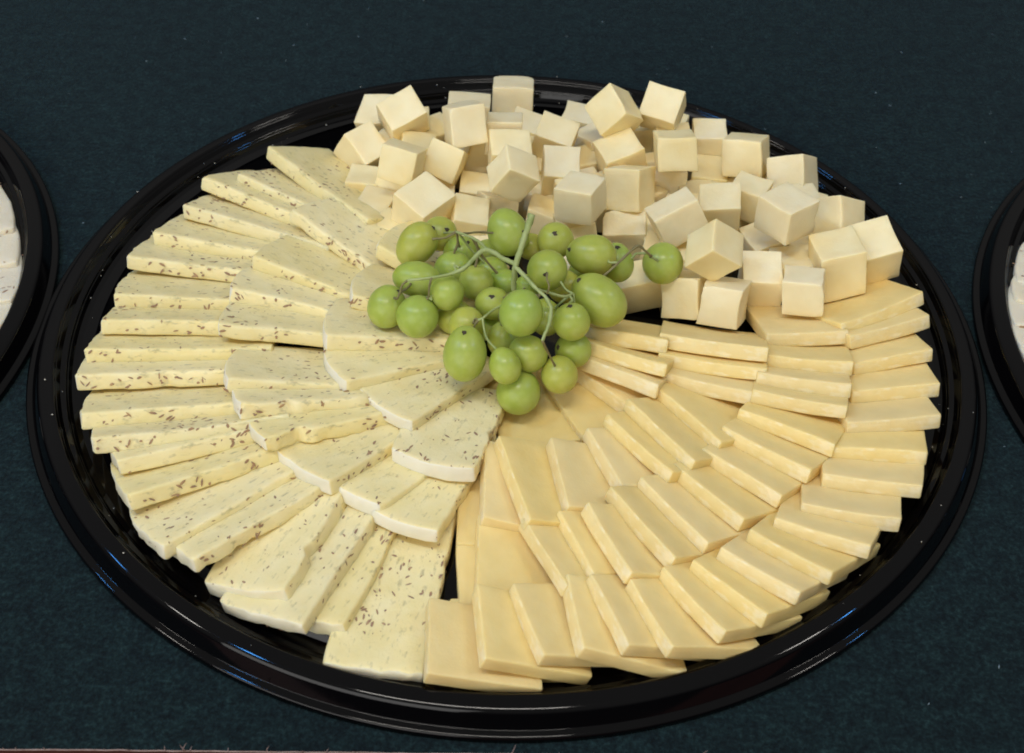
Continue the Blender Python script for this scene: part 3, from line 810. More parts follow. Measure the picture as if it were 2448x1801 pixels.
# ------------------------------------------------------------------ cubes
# name, centre, rotation (row-major), edge length
CUBES = [
    ["c1", [-0.06165, 0.14154, 0.03225], [-0.5024, 0.8636, 0.0431, 0.7804, 0.4314, 0.4527, 0.3723, 0.261, -0.8906], [0.01925, 0.0211, 0.0181]],
    ["c2", [-0.0769, 0.15982, 0.01751], [-0.9459, 0.2035, 0.2526, 0.2717, 0.9225, 0.2741, -0.1772, 0.3279, -0.9279], [0.01751, 0.01975, 0.01917]],
    ["c3", [-0.08307, 0.12758, 0.01846], [-0.5873, 0.7369, -0.3348, 0.6045, 0.6744, 0.424, 0.5382, 0.0466, -0.8415], [0.02006, 0.0182, 0.02056]],
    ["c4", [-0.05309, 0.12157, 0.02088], [-0.0434, 0.9924, -0.1155, 0.9938, 0.031, -0.1067, -0.1023, -0.1194, -0.9876], [0.01895, 0.01876, 0.01885]],
    ["c5", [-0.05809, 0.08783, 0.03973], [-0.1814, -0.9722, 0.1481, -0.3815, 0.2084, 0.9006, -0.9064, 0.1069, -0.4087], [0.01751, 0.01812, 0.01769]],
    ["c6", [-0.03661, 0.10347, 0.03], [-0.3482, -0.9244, 0.1555, -0.5678, 0.34, 0.7497, -0.7459, 0.1728, -0.6433], [0.01751, 0.01751, 0.01751]],
    ["c7", [-0.02698, 0.11699, 0.04508], [0.9491, 0.1726, -0.2635, 0.3139, -0.4478, 0.8372, 0.0265, -0.8773, -0.4792], [0.01817, 0.01961, 0.01888]],
    ["c8", [-0.0267, 0.14828, 0.02869], [0.9979, -0.0621, -0.0176, 0.0027, -0.2331, 0.9725, -0.0645, -0.9705, -0.2324], [0.02201, 0.02007, 0.02087]],
    ["c9", [-0.00245, 0.1754, 0.0231], [0.9999, -0.0148, -0.0067, 0.0018, -0.3118, 0.9501, -0.0161, -0.95, -0.3118], [0.02193, 0.01989, 0.02076]],
    ["c10", [-0.00623, 0.12397, 0.03515], [1.0, 0.0083, -0.0026, 0.0047, -0.2574, 0.9663, 0.0074, -0.9663, -0.2574], [0.01796, 0.01751, 0.01751]],
    ["c11", [0.00397, 0.15249, 0.01751], [0.2189, 0.9391, -0.2651, 0.9682, -0.1752, 0.1787, 0.1214, -0.2958, -0.9475], [0.01751, 0.01751, 0.01751]],
    ["c12", [0.02124, 0.12692, 0.03], [0.2755, 0.9561, -0.1001, 0.9344, -0.2419, 0.2614, 0.2257, -0.1656, -0.96], [0.0183, 0.0199, 0.0181]],
    ["c13", [0.03586, 0.16369, 0.01444], [0.2099, 0.9694, -0.1271, 0.9773, -0.2119, -0.0019, -0.0287, -0.1238, -0.9919], [0.01751, 0.02045, 0.0181]],
    ["c14", [0.05261, 0.13031, 0.04579], [-0.7025, -0.4359, 0.5625, -0.0405, 0.8137, 0.5799, -0.7105, 0.3846, -0.5893], [0.01898, 0.01949, 0.01856]],
    ["c15", [0.07897, 0.14115, 0.04228], [-0.933, 0.3264, 0.1514, 0.3504, 0.7288, 0.5882, 0.0817, 0.6019, -0.7944], [0.01959, 0.01867, 0.01919]],
    ["c16", [0.07295, 0.15015, 0.01654], [-0.9215, 0.3205, 0.2195, 0.2543, 0.9248, -0.2829, -0.2936, -0.2049, -0.9337], [0.01751, 0.01751, 0.01751]],
    ["c17", [0.08312, 0.09856, 0.045], [0.9975, 0.0577, -0.0406, 0.0581, -0.3457, 0.9366, 0.04, -0.9366, -0.3482], [0.01939, 0.01751, 0.01839]],
    ["c18", [0.10566, 0.13394, 0.0268], [0.0165, 0.9976, 0.0671, 0.9998, -0.016, -0.0081, -0.007, 0.0672, -0.9977], [0.01751, 0.01751, 0.01751]],
    ["c19", [0.12276, 0.11358, 0.03302], [0.0764, -0.9117, 0.4036, -0.4056, 0.3414, 0.8479, -0.9108, -0.2285, -0.3438], [0.01928, 0.02016, 0.01985]],
    ["c20", [0.10501, 0.11553, 0.01479], [0.1593, 0.9863, -0.0433, 0.9816, -0.1535, 0.114, 0.1057, -0.0607, -0.9925], [0.01869, 0.01821, 0.0186]],
    ["c21", [0.12134, 0.08296, 0.02784], [-0.9145, 0.387, -0.1178, 0.3896, 0.921, 0.0017, 0.1091, -0.0443, -0.993], [0.01751, 0.01751, 0.01751]],
    ["c22", [0.14624, 0.09921, 0.03], [0.0302, -0.8027, 0.5956, -0.6545, 0.4345, 0.6188, -0.7555, -0.4085, -0.5122], [0.01982, 0.01961, 0.0198]],
    ["c23", [0.13487, 0.0471, 0.045], [-0.692, 0.7216, -0.0188, 0.7219, 0.6918, -0.0168, 0.0008, -0.0252, -0.9997], [0.0196, 0.01968, 0.01887]],
    ["c24", [0.16465, 0.06316, 0.03], [-0.0008, -0.6712, 0.7413, -0.7477, 0.4927, 0.4453, -0.6641, -0.5539, -0.5022], [0.0201, 0.01918, 0.0195]],
    ["c25", [0.16023, 0.02995, 0.028], [-0.127, 0.9789, 0.16, 0.9788, 0.1498, -0.1396, -0.1606, 0.1389, -0.9772], [0.02318, 0.02156, 0.02318]],
    ["c26", [0.17992, 0.04106, 0.02812], [-0.2501, 0.9602, 0.1245, 0.9459, 0.2148, 0.2432, 0.2067, 0.1786, -0.962], [0.02132, 0.02017, 0.02119]],
    ["c27", [0.1406, 0.00609, 0.03], [0.1995, 0.978, 0.0608, 0.9698, -0.1882, -0.1554, -0.1405, 0.09, -0.986], [0.01751, 0.01908, 0.01761]],
    ["c28", [0.14012, 0.03788, 0.01513], [-0.0645, 0.9946, 0.0818, 0.9954, 0.0699, -0.065, -0.0704, 0.0773, -0.9945], [0.02015, 0.01965, 0.01981]],
    ["c29", [0.12303, 0.02395, 0.02145], [0.0109, 0.9996, 0.0264, 0.9831, -0.0155, 0.1823, 0.1826, 0.024, -0.9829], [0.01992, 0.01914, 0.02]],
    ["c30", [0.09667, 0.01522, 0.04585], [0.0834, 0.7875, -0.6106, 0.9581, 0.1051, 0.2665, 0.2741, -0.6072, -0.7458], [0.01788, 0.01833, 0.01844]],
    ["c31", [0.10306, 0.00406, 0.02354], [-0.0589, -0.9342, 0.3517, -0.3656, 0.3481, 0.8633, -0.9289, -0.0777, -0.362], [0.01908, 0.01942, 0.01928]],
    ["c32", [0.08599, 0.01412, 0.019], [0.0726, -0.8997, 0.4304, -0.4783, 0.3473, 0.8066, -0.8752, -0.2644, -0.4051], [0.01979, 0.0191, 0.01956]],
    ["c33", [0.06318, 0.02449, 0.01485], [0.2023, -0.9753, -0.0891, 0.0429, -0.0821, 0.9957, -0.9784, -0.2052, 0.0252], [0.01751, 0.02034, 0.01751]],
    ["c34", [0.07702, 0.04608, 0.01436], [0.2158, 0.9753, -0.0467, 0.9694, -0.2197, -0.1098, -0.1173, -0.0216, -0.9929], [0.01751, 0.0217, 0.01809]],
    ["c35", [0.08204, 0.05185, 0.03642], [0.8568, 0.4643, -0.2245, 0.3163, -0.1293, 0.9398, 0.4073, -0.8762, -0.2577], [0.02271, 0.01791, 0.01751]],
    ["c36", [0.05752, 0.06525, 0.01424], [0.0244, 0.9946, 0.1011, 0.9981, -0.0299, 0.0531, 0.0558, 0.0997, -0.9935], [0.01751, 0.02078, 0.01758]],
    ["c37", [0.06028, 0.08521, 0.03], [0.0329, -0.8816, 0.4708, -0.486, 0.3975, 0.7783, -0.8733, -0.2544, -0.4155], [0.02097, 0.01933, 0.02009]],
    ["c38", [0.08127, 0.10727, 0.0168], [0.9843, -0.0448, -0.1706, 0.1377, -0.4096, 0.9018, -0.1103, -0.9112, -0.397], [0.01751, 0.0185, 0.01757]],
    ["c39", [0.03345, 0.05488, 0.045], [-0.9179, 0.3963, 0.021, 0.3921, 0.9137, -0.1067, -0.0615, -0.0897, -0.9941], [0.01889, 0.01903, 0.01792]],
    ["c40", [0.02422, 0.09603, 0.03], [-0.0049, 0.9959, -0.0908, 0.9651, 0.0285, 0.2603, 0.2618, -0.0864, -0.9613], [0.01969, 0.01892, 0.01988]],
    ["c41", [-0.00035, 0.07363, 0.045], [-0.5174, -0.1376, 0.8446, 0.0534, 0.9799, 0.1923, -0.8541, 0.1446, -0.4996], [0.01751, 0.01777, 0.01769]],
    ["c42", [-0.00273, 0.10282, 0.03604], [-0.1129, 0.9919, -0.0577, 0.9854, 0.1192, 0.1216, 0.1275, -0.0431, -0.9909], [0.01809, 0.02025, 0.01752]],
    ["c43", [-0.01947, 0.12418, 0.0188], [0.9226, -0.3151, -0.2228, 0.0927, -0.3793, 0.9206, -0.3746, -0.87, -0.3207], [0.01772, 0.02048, 0.01924]],
    ["c44", [0.04515, 0.14183, 0.01643], [-0.5547, 0.8248, 0.1098, 0.8227, 0.5634, -0.0759, -0.1245, 0.0483, -0.9911], [0.0185, 0.01921, 0.01925]],
    ["c45", [0.0565, 0.1123, 0.02892], [-0.3481, 0.9225, 0.1665, 0.9353, 0.3296, 0.1289, 0.064, 0.2006, -0.9776], [0.02018, 0.02154, 0.02025]],
    ["c48", [0.10481, 0.06717, 0.03174], [0.0664, 0.9924, 0.1031, 0.9891, -0.0791, 0.124, 0.1312, 0.0938, -0.9869], [0.01753, 0.01987, 0.01759]],
    ["c50", [-0.06168, 0.09602, 0.0172], [-0.3488, -0.8946, 0.2793, -0.359, 0.4028, 0.8419, -0.8657, 0.1934, -0.4617], [0.01751, 0.01751, 0.01751]],
    ["c51", [-0.04557, 0.06279, 0.03], [-0.7554, 0.6432, -0.1251, 0.6121, 0.7608, 0.2157, 0.2339, 0.0864, -0.9684], [0.02028, 0.02239, 0.02131]],
    ["c52", [-0.01838, 0.09663, 0.01391], [0.0293, 0.9986, -0.043, 0.9921, -0.0238, 0.123, 0.1218, -0.0463, -0.9915], [0.01751, 0.01962, 0.01751]],
    ["c53", [-0.02296, 0.06194, 0.02209], [-0.0004, 0.9789, -0.2045, 0.9962, 0.0183, 0.0855, 0.0874, -0.2037, -0.9751], [0.01943, 0.01751, 0.0191]],
    ["c54", [-0.0084, 0.07685, 0.01889], [0.9552, -0.0811, -0.2846, 0.2147, -0.472, 0.8551, -0.2037, -0.8779, -0.4335], [0.01751, 0.01751, 0.01751]],
    ["c55", [0.01634, 0.07344, 0.0155], [0.1498, 0.9556, -0.2536, 0.9777, -0.1814, -0.106, -0.1473, -0.2321, -0.9615], [0.01815, 0.01751, 0.01751]],
    ["c56", [0.03245, 0.05678, 0.02112], [-0.1958, 0.9705, 0.141, 0.9622, 0.2178, -0.1634, -0.1893, 0.1036, -0.9764], [0.0177, 0.0177, 0.01772]],
    ["c57", [0.12848, 0.05795, 0.01501], [-0.3614, 0.9284, 0.0869, 0.9308, 0.3537, 0.0916, 0.0544, 0.114, -0.992], [0.01905, 0.01857, 0.0191]],
]
FILL = [
    [[-0.07864, 0.10105, 0.013], [0.1027, -0.9947, 0.0, 0.9947, 0.1027, 0.0, 0.0, 0.0, 1.0], [0.0178, 0.0178, 0.0178]],
    [[-0.07167, 0.08044, 0.013], [0.3315, -0.9434, 0.0, 0.9434, 0.3315, 0.0, 0.0, 0.0, 1.0], [0.0178, 0.0178, 0.0178]],
    [[-0.06916, 0.1352, 0.013], [0.6341, -0.7733, 0.0, 0.7733, 0.6341, 0.0, 0.0, 0.0, 1.0], [0.0178, 0.0178, 0.0178]],
    [[-0.06062, 0.06261, 0.013], [0.4081, -0.9129, 0.0, 0.9129, 0.4081, 0.0, 0.0, 0.0, 1.0], [0.0178, 0.0178, 0.0178]],
    [[-0.05395, 0.13905, 0.013], [0.6912, -0.7227, 0.0, 0.7227, 0.6912, 0.0, 0.0, 0.0, 1.0], [0.0178, 0.0178, 0.0178]],
    [[-0.05781, 0.15828, 0.013], [0.9998, -0.0212, 0.0, 0.0212, 0.9998, 0.0, 0.0, 0.0, 1.0], [0.0178, 0.0178, 0.0178]],
    [[-0.04066, 0.0547, 0.013], [0.133, -0.9911, 0.0, 0.9911, 0.133, 0.0, 0.0, 0.0, 1.0], [0.0178, 0.0178, 0.0178]],
    [[-0.04043, 0.09668, 0.013], [0.9994, -0.0332, 0.0, 0.0332, 0.9994, 0.0, 0.0, 0.0, 1.0], [0.0178, 0.0178, 0.0178]],
    [[-0.04455, 0.14889, 0.013], [0.7865, -0.6175, 0.0, 0.6175, 0.7865, 0.0, 0.0, 0.0, 1.0], [0.0178, 0.0178, 0.0178]],
    [[-0.03646, 0.12396, 0.013], [1.0, -0.0098, 0.0, 0.0098, 1.0, 0.0, 0.0, 0.0, 1.0], [0.0178, 0.0178, 0.0178]],
    [[-0.01887, 0.04449, 0.013], [0.0885, -0.9961, 0.0, 0.9961, 0.0885, 0.0, 0.0, 0.0, 1.0], [0.0178, 0.0178, 0.0178]],
    [[0.00065, 0.10318, 0.013], [0.4247, -0.9053, 0.0, 0.9053, 0.4247, 0.0, 0.0, 0.0, 1.0], [0.0178, 0.0178, 0.0178]],
    [[0.00127, 0.13851, 0.013], [0.0707, -0.9975, 0.0, 0.9975, 0.0707, 0.0, 0.0, 0.0, 1.0], [0.0178, 0.0178, 0.0178]],
    [[0.0163, 0.09424, 0.013], [0.6343, -0.773, 0.0, 0.773, 0.6343, 0.0, 0.0, 0.0, 1.0], [0.0178, 0.0178, 0.0178]],
    [[0.01871, 0.116, 0.013], [0.6164, -0.7874, 0.0, 0.7874, 0.6164, 0.0, 0.0, 0.0, 1.0], [0.0178, 0.0178, 0.0178]],
    [[0.03091, 0.0374, 0.013], [0.7408, -0.6718, 0.0, 0.6718, 0.7408, 0.0, 0.0, 0.0, 1.0], [0.0178, 0.0178, 0.0178]],
    [[0.03718, 0.1024, 0.013], [0.9109, -0.4126, 0.0, 0.4126, 0.9109, 0.0, 0.0, 0.0, 1.0], [0.0178, 0.0178, 0.0178]],
    [[0.03686, 0.12496, 0.013], [0.9476, -0.3194, 0.0, 0.3194, 0.9476, 0.0, 0.0, 0.0, 1.0], [0.0178, 0.0178, 0.0178]],
    [[0.04895, 0.08906, 0.013], [0.0747, -0.9972, 0.0, 0.9972, 0.0747, 0.0, 0.0, 0.0, 1.0], [0.0178, 0.0178, 0.0178]],
    [[0.05583, 0.10664, 0.013], [0.8668, -0.4987, 0.0, 0.4987, 0.8668, 0.0, 0.0, 0.0, 1.0], [0.0178, 0.0178, 0.0178]],
    [[0.06742, 0.07825, 0.013], [0.4457, -0.8952, 0.0, 0.8952, 0.4457, 0.0, 0.0, 0.0, 1.0], [0.0178, 0.0178, 0.0178]],
    [[0.0679, 0.09519, 0.013], [0.7768, -0.6297, 0.0, 0.6297, 0.7768, 0.0, 0.0, 0.0, 1.0], [0.0178, 0.0178, 0.0178]],
    [[0.07099, 0.12019, 0.013], [0.9485, -0.3169, 0.0, 0.3169, 0.9485, 0.0, 0.0, 0.0, 1.0], [0.0178, 0.0178, 0.0178]],
    [[0.07651, 0.06134, 0.013], [0.0264, -0.9997, 0.0, 0.9997, 0.0264, 0.0, 0.0, 0.0, 1.0], [0.0178, 0.0178, 0.0178]],
    [[0.08633, 0.08144, 0.013], [0.3877, -0.9218, 0.0, 0.9218, 0.3877, 0.0, 0.0, 0.0, 1.0], [0.0178, 0.0178, 0.0178]],
    [[0.08543, 0.16223, 0.013], [0.3865, -0.9223, 0.0, 0.9223, 0.3865, 0.0, 0.0, 0.0, 1.0], [0.0178, 0.0178, 0.0178]],
    [[0.09379, 0.03884, 0.013], [0.714, -0.7001, 0.0, 0.7001, 0.714, 0.0, 0.0, 0.0, 1.0], [0.0178, 0.0178, 0.0178]],
    [[0.09823, 0.0968, 0.013], [0.9565, -0.2919, 0.0, 0.2919, 0.9565, 0.0, 0.0, 0.0, 1.0], [0.0178, 0.0178, 0.0178]],
    [[0.09845, 0.1421, 0.013], [0.7194, -0.6946, 0.0, 0.6946, 0.7194, 0.0, 0.0, 0.0, 1.0], [0.0178, 0.0178, 0.0178]],
    [[0.11426, 0.08295, 0.013], [0.8273, -0.5617, 0.0, 0.5617, 0.8273, 0.0, 0.0, 0.0, 1.0], [0.0178, 0.0178, 0.0178]],
    [[0.11449, 0.10032, 0.013], [0.9978, -0.067, 0.0, 0.067, 0.9978, 0.0, 0.0, 0.0, 1.0], [0.0178, 0.0178, 0.0178]],
    [[0.1382, 0.10829, 0.013], [0.6656, -0.7463, 0.0, 0.7463, 0.6656, 0.0, 0.0, 0.0, 1.0], [0.0178, 0.0178, 0.0178]],
    [[0.14523, 0.06086, 0.013], [0.8364, -0.5481, 0.0, 0.5481, 0.8364, 0.0, 0.0, 0.0, 1.0], [0.0178, 0.0178, 0.0178]],
    [[0.15367, 0.09097, 0.013], [0.3709, -0.9287, 0.0, 0.9287, 0.3709, 0.0, 0.0, 0.0, 1.0], [0.0178, 0.0178, 0.0178]],
    [[0.14773, 0.07715, 0.02605], [0.9795, -0.2012, 0.0, 0.2012, 0.9795, 0.0, 0.0, 0.0, 1.0], [0.0178, 0.0178, 0.0178]],
    [[0.03196, 0.07689, 0.02638], [0.9564, -0.2921, 0.0, 0.2921, 0.9564, 0.0, 0.0, 0.0, 1.0], [0.0178, 0.0178, 0.0178]],
    [[0.08507, 0.1308, 0.02595], [1.0, -0.0096, 0.0, 0.0096, 1.0, 0.0, 0.0, 0.0, 1.0], [0.0178, 0.0178, 0.0178]],
]
FILL_LABELS = [
    "mostly buried cheese cube, first from the left deep in the middle of the heap",
    "mostly buried cheese cube, second from the left deep in the middle of the heap",
    "mostly buried cheese cube, first from the left deep in the back of the heap",
    "mostly buried cheese cube, first from the left deep in the front of the heap",
    "mostly buried cheese cube, third from the left deep in the back of the heap",
    "mostly buried cheese cube, second from the left deep in the back of the heap",
    "mostly buried cheese cube, second from the left deep in the front of the heap",
    "mostly buried cheese cube, third from the left deep in the middle of the heap",
    "mostly buried cheese cube, fourth from the left deep in the back of the heap",
    "mostly buried cheese cube, fifth from the left deep in the back of the heap",
    "mostly buried cheese cube, third from the left deep in the front of the heap",
    "mostly buried cheese cube, fourth from the left deep in the front of the heap",
    "mostly buried cheese cube, sixth from the left deep in the back of the heap",
    "mostly buried cheese cube, fourth from the left deep in the middle of the heap",
    "mostly buried cheese cube, seventh from the left deep in the back of the heap",
    "mostly buried cheese cube, fifth from the left deep in the front of the heap",
    "mostly buried cheese cube, ninth from the left deep in the back of the heap",
    "mostly buried cheese cube, eighth from the left deep in the back of the heap",
    "mostly buried cheese cube, sixth from the left deep in the front of the heap",
    "mostly buried cheese cube, sixth from the left deep in the middle of the heap",
    "mostly buried cheese cube, seventh from the left deep in the front of the heap",
    "mostly buried cheese cube, seventh from the left deep in the middle of the heap",
    "mostly buried cheese cube, tenth from the left deep in the back of the heap",
    "mostly buried cheese cube, eighth from the left deep in the front of the heap",
    "mostly buried cheese cube, eighth from the left deep in the middle of the heap",
    "mostly buried cheese cube, twelfth from the left deep in the back of the heap",
    "mostly buried cheese cube, ninth from the left deep in the front of the heap",
    "mostly buried cheese cube, ninth from the left deep in the middle of the heap",
    "mostly buried cheese cube, thirteenth from the left deep in the back of the heap",
    "mostly buried cheese cube, tenth from the left deep in the front of the heap",
    "mostly buried cheese cube, tenth from the left deep in the middle of the heap",
    "mostly buried cheese cube, eleventh from the left deep in the middle of the heap",
    "mostly buried cheese cube, eleventh from the left deep in the front of the heap",
    "mostly buried cheese cube, thirteenth from the left deep in the middle of the heap",
    "mostly buried cheese cube, twelfth from the left deep in the middle of the heap",
    "mostly buried cheese cube, fifth from the left deep in the middle of the heap",
    "mostly buried cheese cube, eleventh from the left deep in the back of the heap"
]
CUBE_LABELS = {
    "c2": "cheese cube half hidden behind the large tilted one at the back left",
    "c1": "large tilted cheese cube at the back left of the heap",
    "c7": "white cheese cube leaning in front of another at the back left",
    "c8": "cream cheese cube, fourth from the left in the backmost row",
    "c9": "upright cheese cube standing alone against the back rim",
    "c14": "cheese cube balanced on its corner, left of the two topmost at the back right",
    "c15": "tilted cheese cube overhanging the back rim, right of the corner-balanced one",
    "c10": "cream cheese cube, first from the left in the second row from the back",
    "c11": "cream cheese cube, second from the left in the second row from the back",
    "c12": "cream cheese cube, third from the left in the second row from the back",
    "c13": "cream cheese cube, fourth from the left in the second row from the back",
    "c44": "cream cheese cube, fifth from the left in the second row from the back",
    "c16": "cream cheese cube, sixth from the left in the second row from the back",
    "c18": "cream cheese cube, seventh from the left in the second row from the back",
    "c3": "leftmost cheese cube, beside the last seeded slice",
    "c4": "cream cheese cube, second from the left in the third row from the back",
    "c43": "cream cheese cube, third from the left in the third row from the back",
    "c42": "cream cheese cube, fourth from the left in the third row from the back",
    "c45": "cream cheese cube, fifth from the left in the third row from the back",
    "c17": "bright-fronted cheese cube on top, below the overhanging cube at the back",
    "c19": "oblong cheese cube by the rim at the back right, brown-shaded right side",
    "c5": "white-faced cheese cube at the left of the heap",
    "c6": "cream cheese cube, second from the left in the fourth row from the back",
    "c41": "cheese cube tipped on its corner with a bluish white face, behind the grapes",
    "c40": "cream cheese cube, fourth from the left in the fourth row from the back",
    "c38": "cream cheese cube, fifth from the left in the fourth row from the back",
    "c20": "cream cheese cube, sixth from the left in the fourth row from the back",
    "c22": "tall cheese cube by the rim right of the oblong one",
    "c50": "cream cheese cube, first from the left in the fifth row from the back",
    "c51": "large flat-topped cheese cube just behind the leftmost grapes",
    "c52": "cream cheese cube, third from the left in the fifth row from the back",
    "c39": "pale cheese cube on top behind the centre of the grapes",
    "c37": "cream cheese cube, fifth from the left in the fifth row from the back",
    "c48": "cream cheese cube, sixth from the left in the fifth row from the back",
    "c21": "cream cheese cube, seventh from the left in the fifth row from the back",
    "c53": "cream cheese cube, first from the left in the sixth row from the back",
    "c54": "cream cheese cube, second from the left in the sixth row from the back",
    "c55": "cream cheese cube, third from the left in the sixth row from the back",
    "c56": "cream cheese cube, fourth from the left in the sixth row from the back",
    "c35": "cream cheese cube, fifth from the left in the sixth row from the back",
    "c23": "big cheese cube on top of the right side of the heap, three faces showing",
    "c24": "cheese cube by the rim behind the rightmost cube",
    "c36": "cream cheese cube, first from the left in the seventh row from the back",
    "c34": "cream cheese cube, second from the left in the seventh row from the back",
    "c30": "cheese cube propped on its corner right of the lone grape",
    "c57": "cream cheese cube, fourth from the left in the seventh row from the back",
    "c28": "cream cheese cube, fifth from the left in the seventh row from the back",
    "c25": "cream cheese cube, sixth from the left in the seventh row from the back",
    "c26": "rightmost cheese cube, leaning beside the outermost plain slice",
    "c33": "cheese cube touching the grapes and the black gap at the right",
    "c32": "cheese cube between the front right cube and the black gap beside the grapes",
    "c31": "cheese cube at the front right of the heap with a shaded right side",
    "c29": "cream cheese cube, fourth from the left in the frontmost row",
    "c27": "white-fronted cheese cube lowest on the right, resting on a plain slice"
}


def build_cube(P, Q, s, seed, label, grp):
    rnd = random.Random(seed)
    r = rnd.uniform(0.0004, 0.0007)
    dx, dy, dz = [q * 1.045 for q in s]
    vs, fs, sd = rounded_box(dx, dy, dz, r, 8, 8, 8)
    off = Vector((rnd.uniform(0, 50), rnd.uniform(0, 50), rnd.uniform(0, 50)))
    sk = Vector((rnd.uniform(-.08, .08), rnd.uniform(-.08, .08), rnd.uniform(-.08, .08)))
    cv = [rnd.uniform(-0.0008, 0.0004) for _ in range(3)]
    chips = []
    for _ in range(rnd.choice((0, 1, 1, 2, 3))):
        cp = Vector((rnd.choice((-1, 1)) * dx / 2, rnd.choice((-1, 1)) * dy / 2, rnd.choice((-1, 1, rnd.uniform(-1, 1))) * dz / 2))
        chips.append((cp, rnd.uniform(0.002, 0.0055), rnd.uniform(0.0008, 0.0022)))
    out = []
    for q in vs:
        x, y, z = q.x - dx / 2, q.y - dy / 2, q.z - dz / 2
        x, y, z = x + sk.x * y, y + sk.y * z, z + sk.z * x
        # faces a little hollow or bowed from the wire cutter
        x += cv[0] * (x / dx * 2) * (1 - (2 * y / dy) ** 2) * (1 - (2 * z / dz) ** 2)
        y += cv[1] * (y / dy * 2) * (1 - (2 * x / dx) ** 2)
        z += cv[2] * (z / dz * 2) * (1 - (2 * x / dx) ** 2)
        d = noise.noise_vector(Vector((x, y, z)) * 95 + off)
        pv = Vector((x + d.x * 0.00032, y + d.y * 0.00032, z + d.z * 0.00032))
        for (cp, cr, cd) in chips:
            k = (pv - cp).length
            if k < cr:
                pv -= cp.normalized() * cd * (1 - k / cr) ** 0.8 * (0.7 + 0.6 * noise.noise(pv * 500 + off))
        out.append(tuple(pv))
    mw = Matrix.Identity(4)
    for i in range(3):
        for j in range(3):
            mw[i][j] = Q[i * 3 + j]
        mw[i][3] = P[i]
    o = mesh_obj('cheese_cube', out, fs, M_CUBE, mw=mw)
    tag(o, label, 'cheese cube', grp)
    return o


for i, (nm, P, Q, s) in enumerate(CUBES):
    build_cube(P, Q, s, 500 + i, CUBE_LABELS[nm], 'cubes heaped at the back of the tray')
for i, (P, Q, s) in enumerate(FILL):
    build_cube(P, Q, s, 900 + i, FILL_LABELS[i], 'buried cubes at the bottom of the heap')

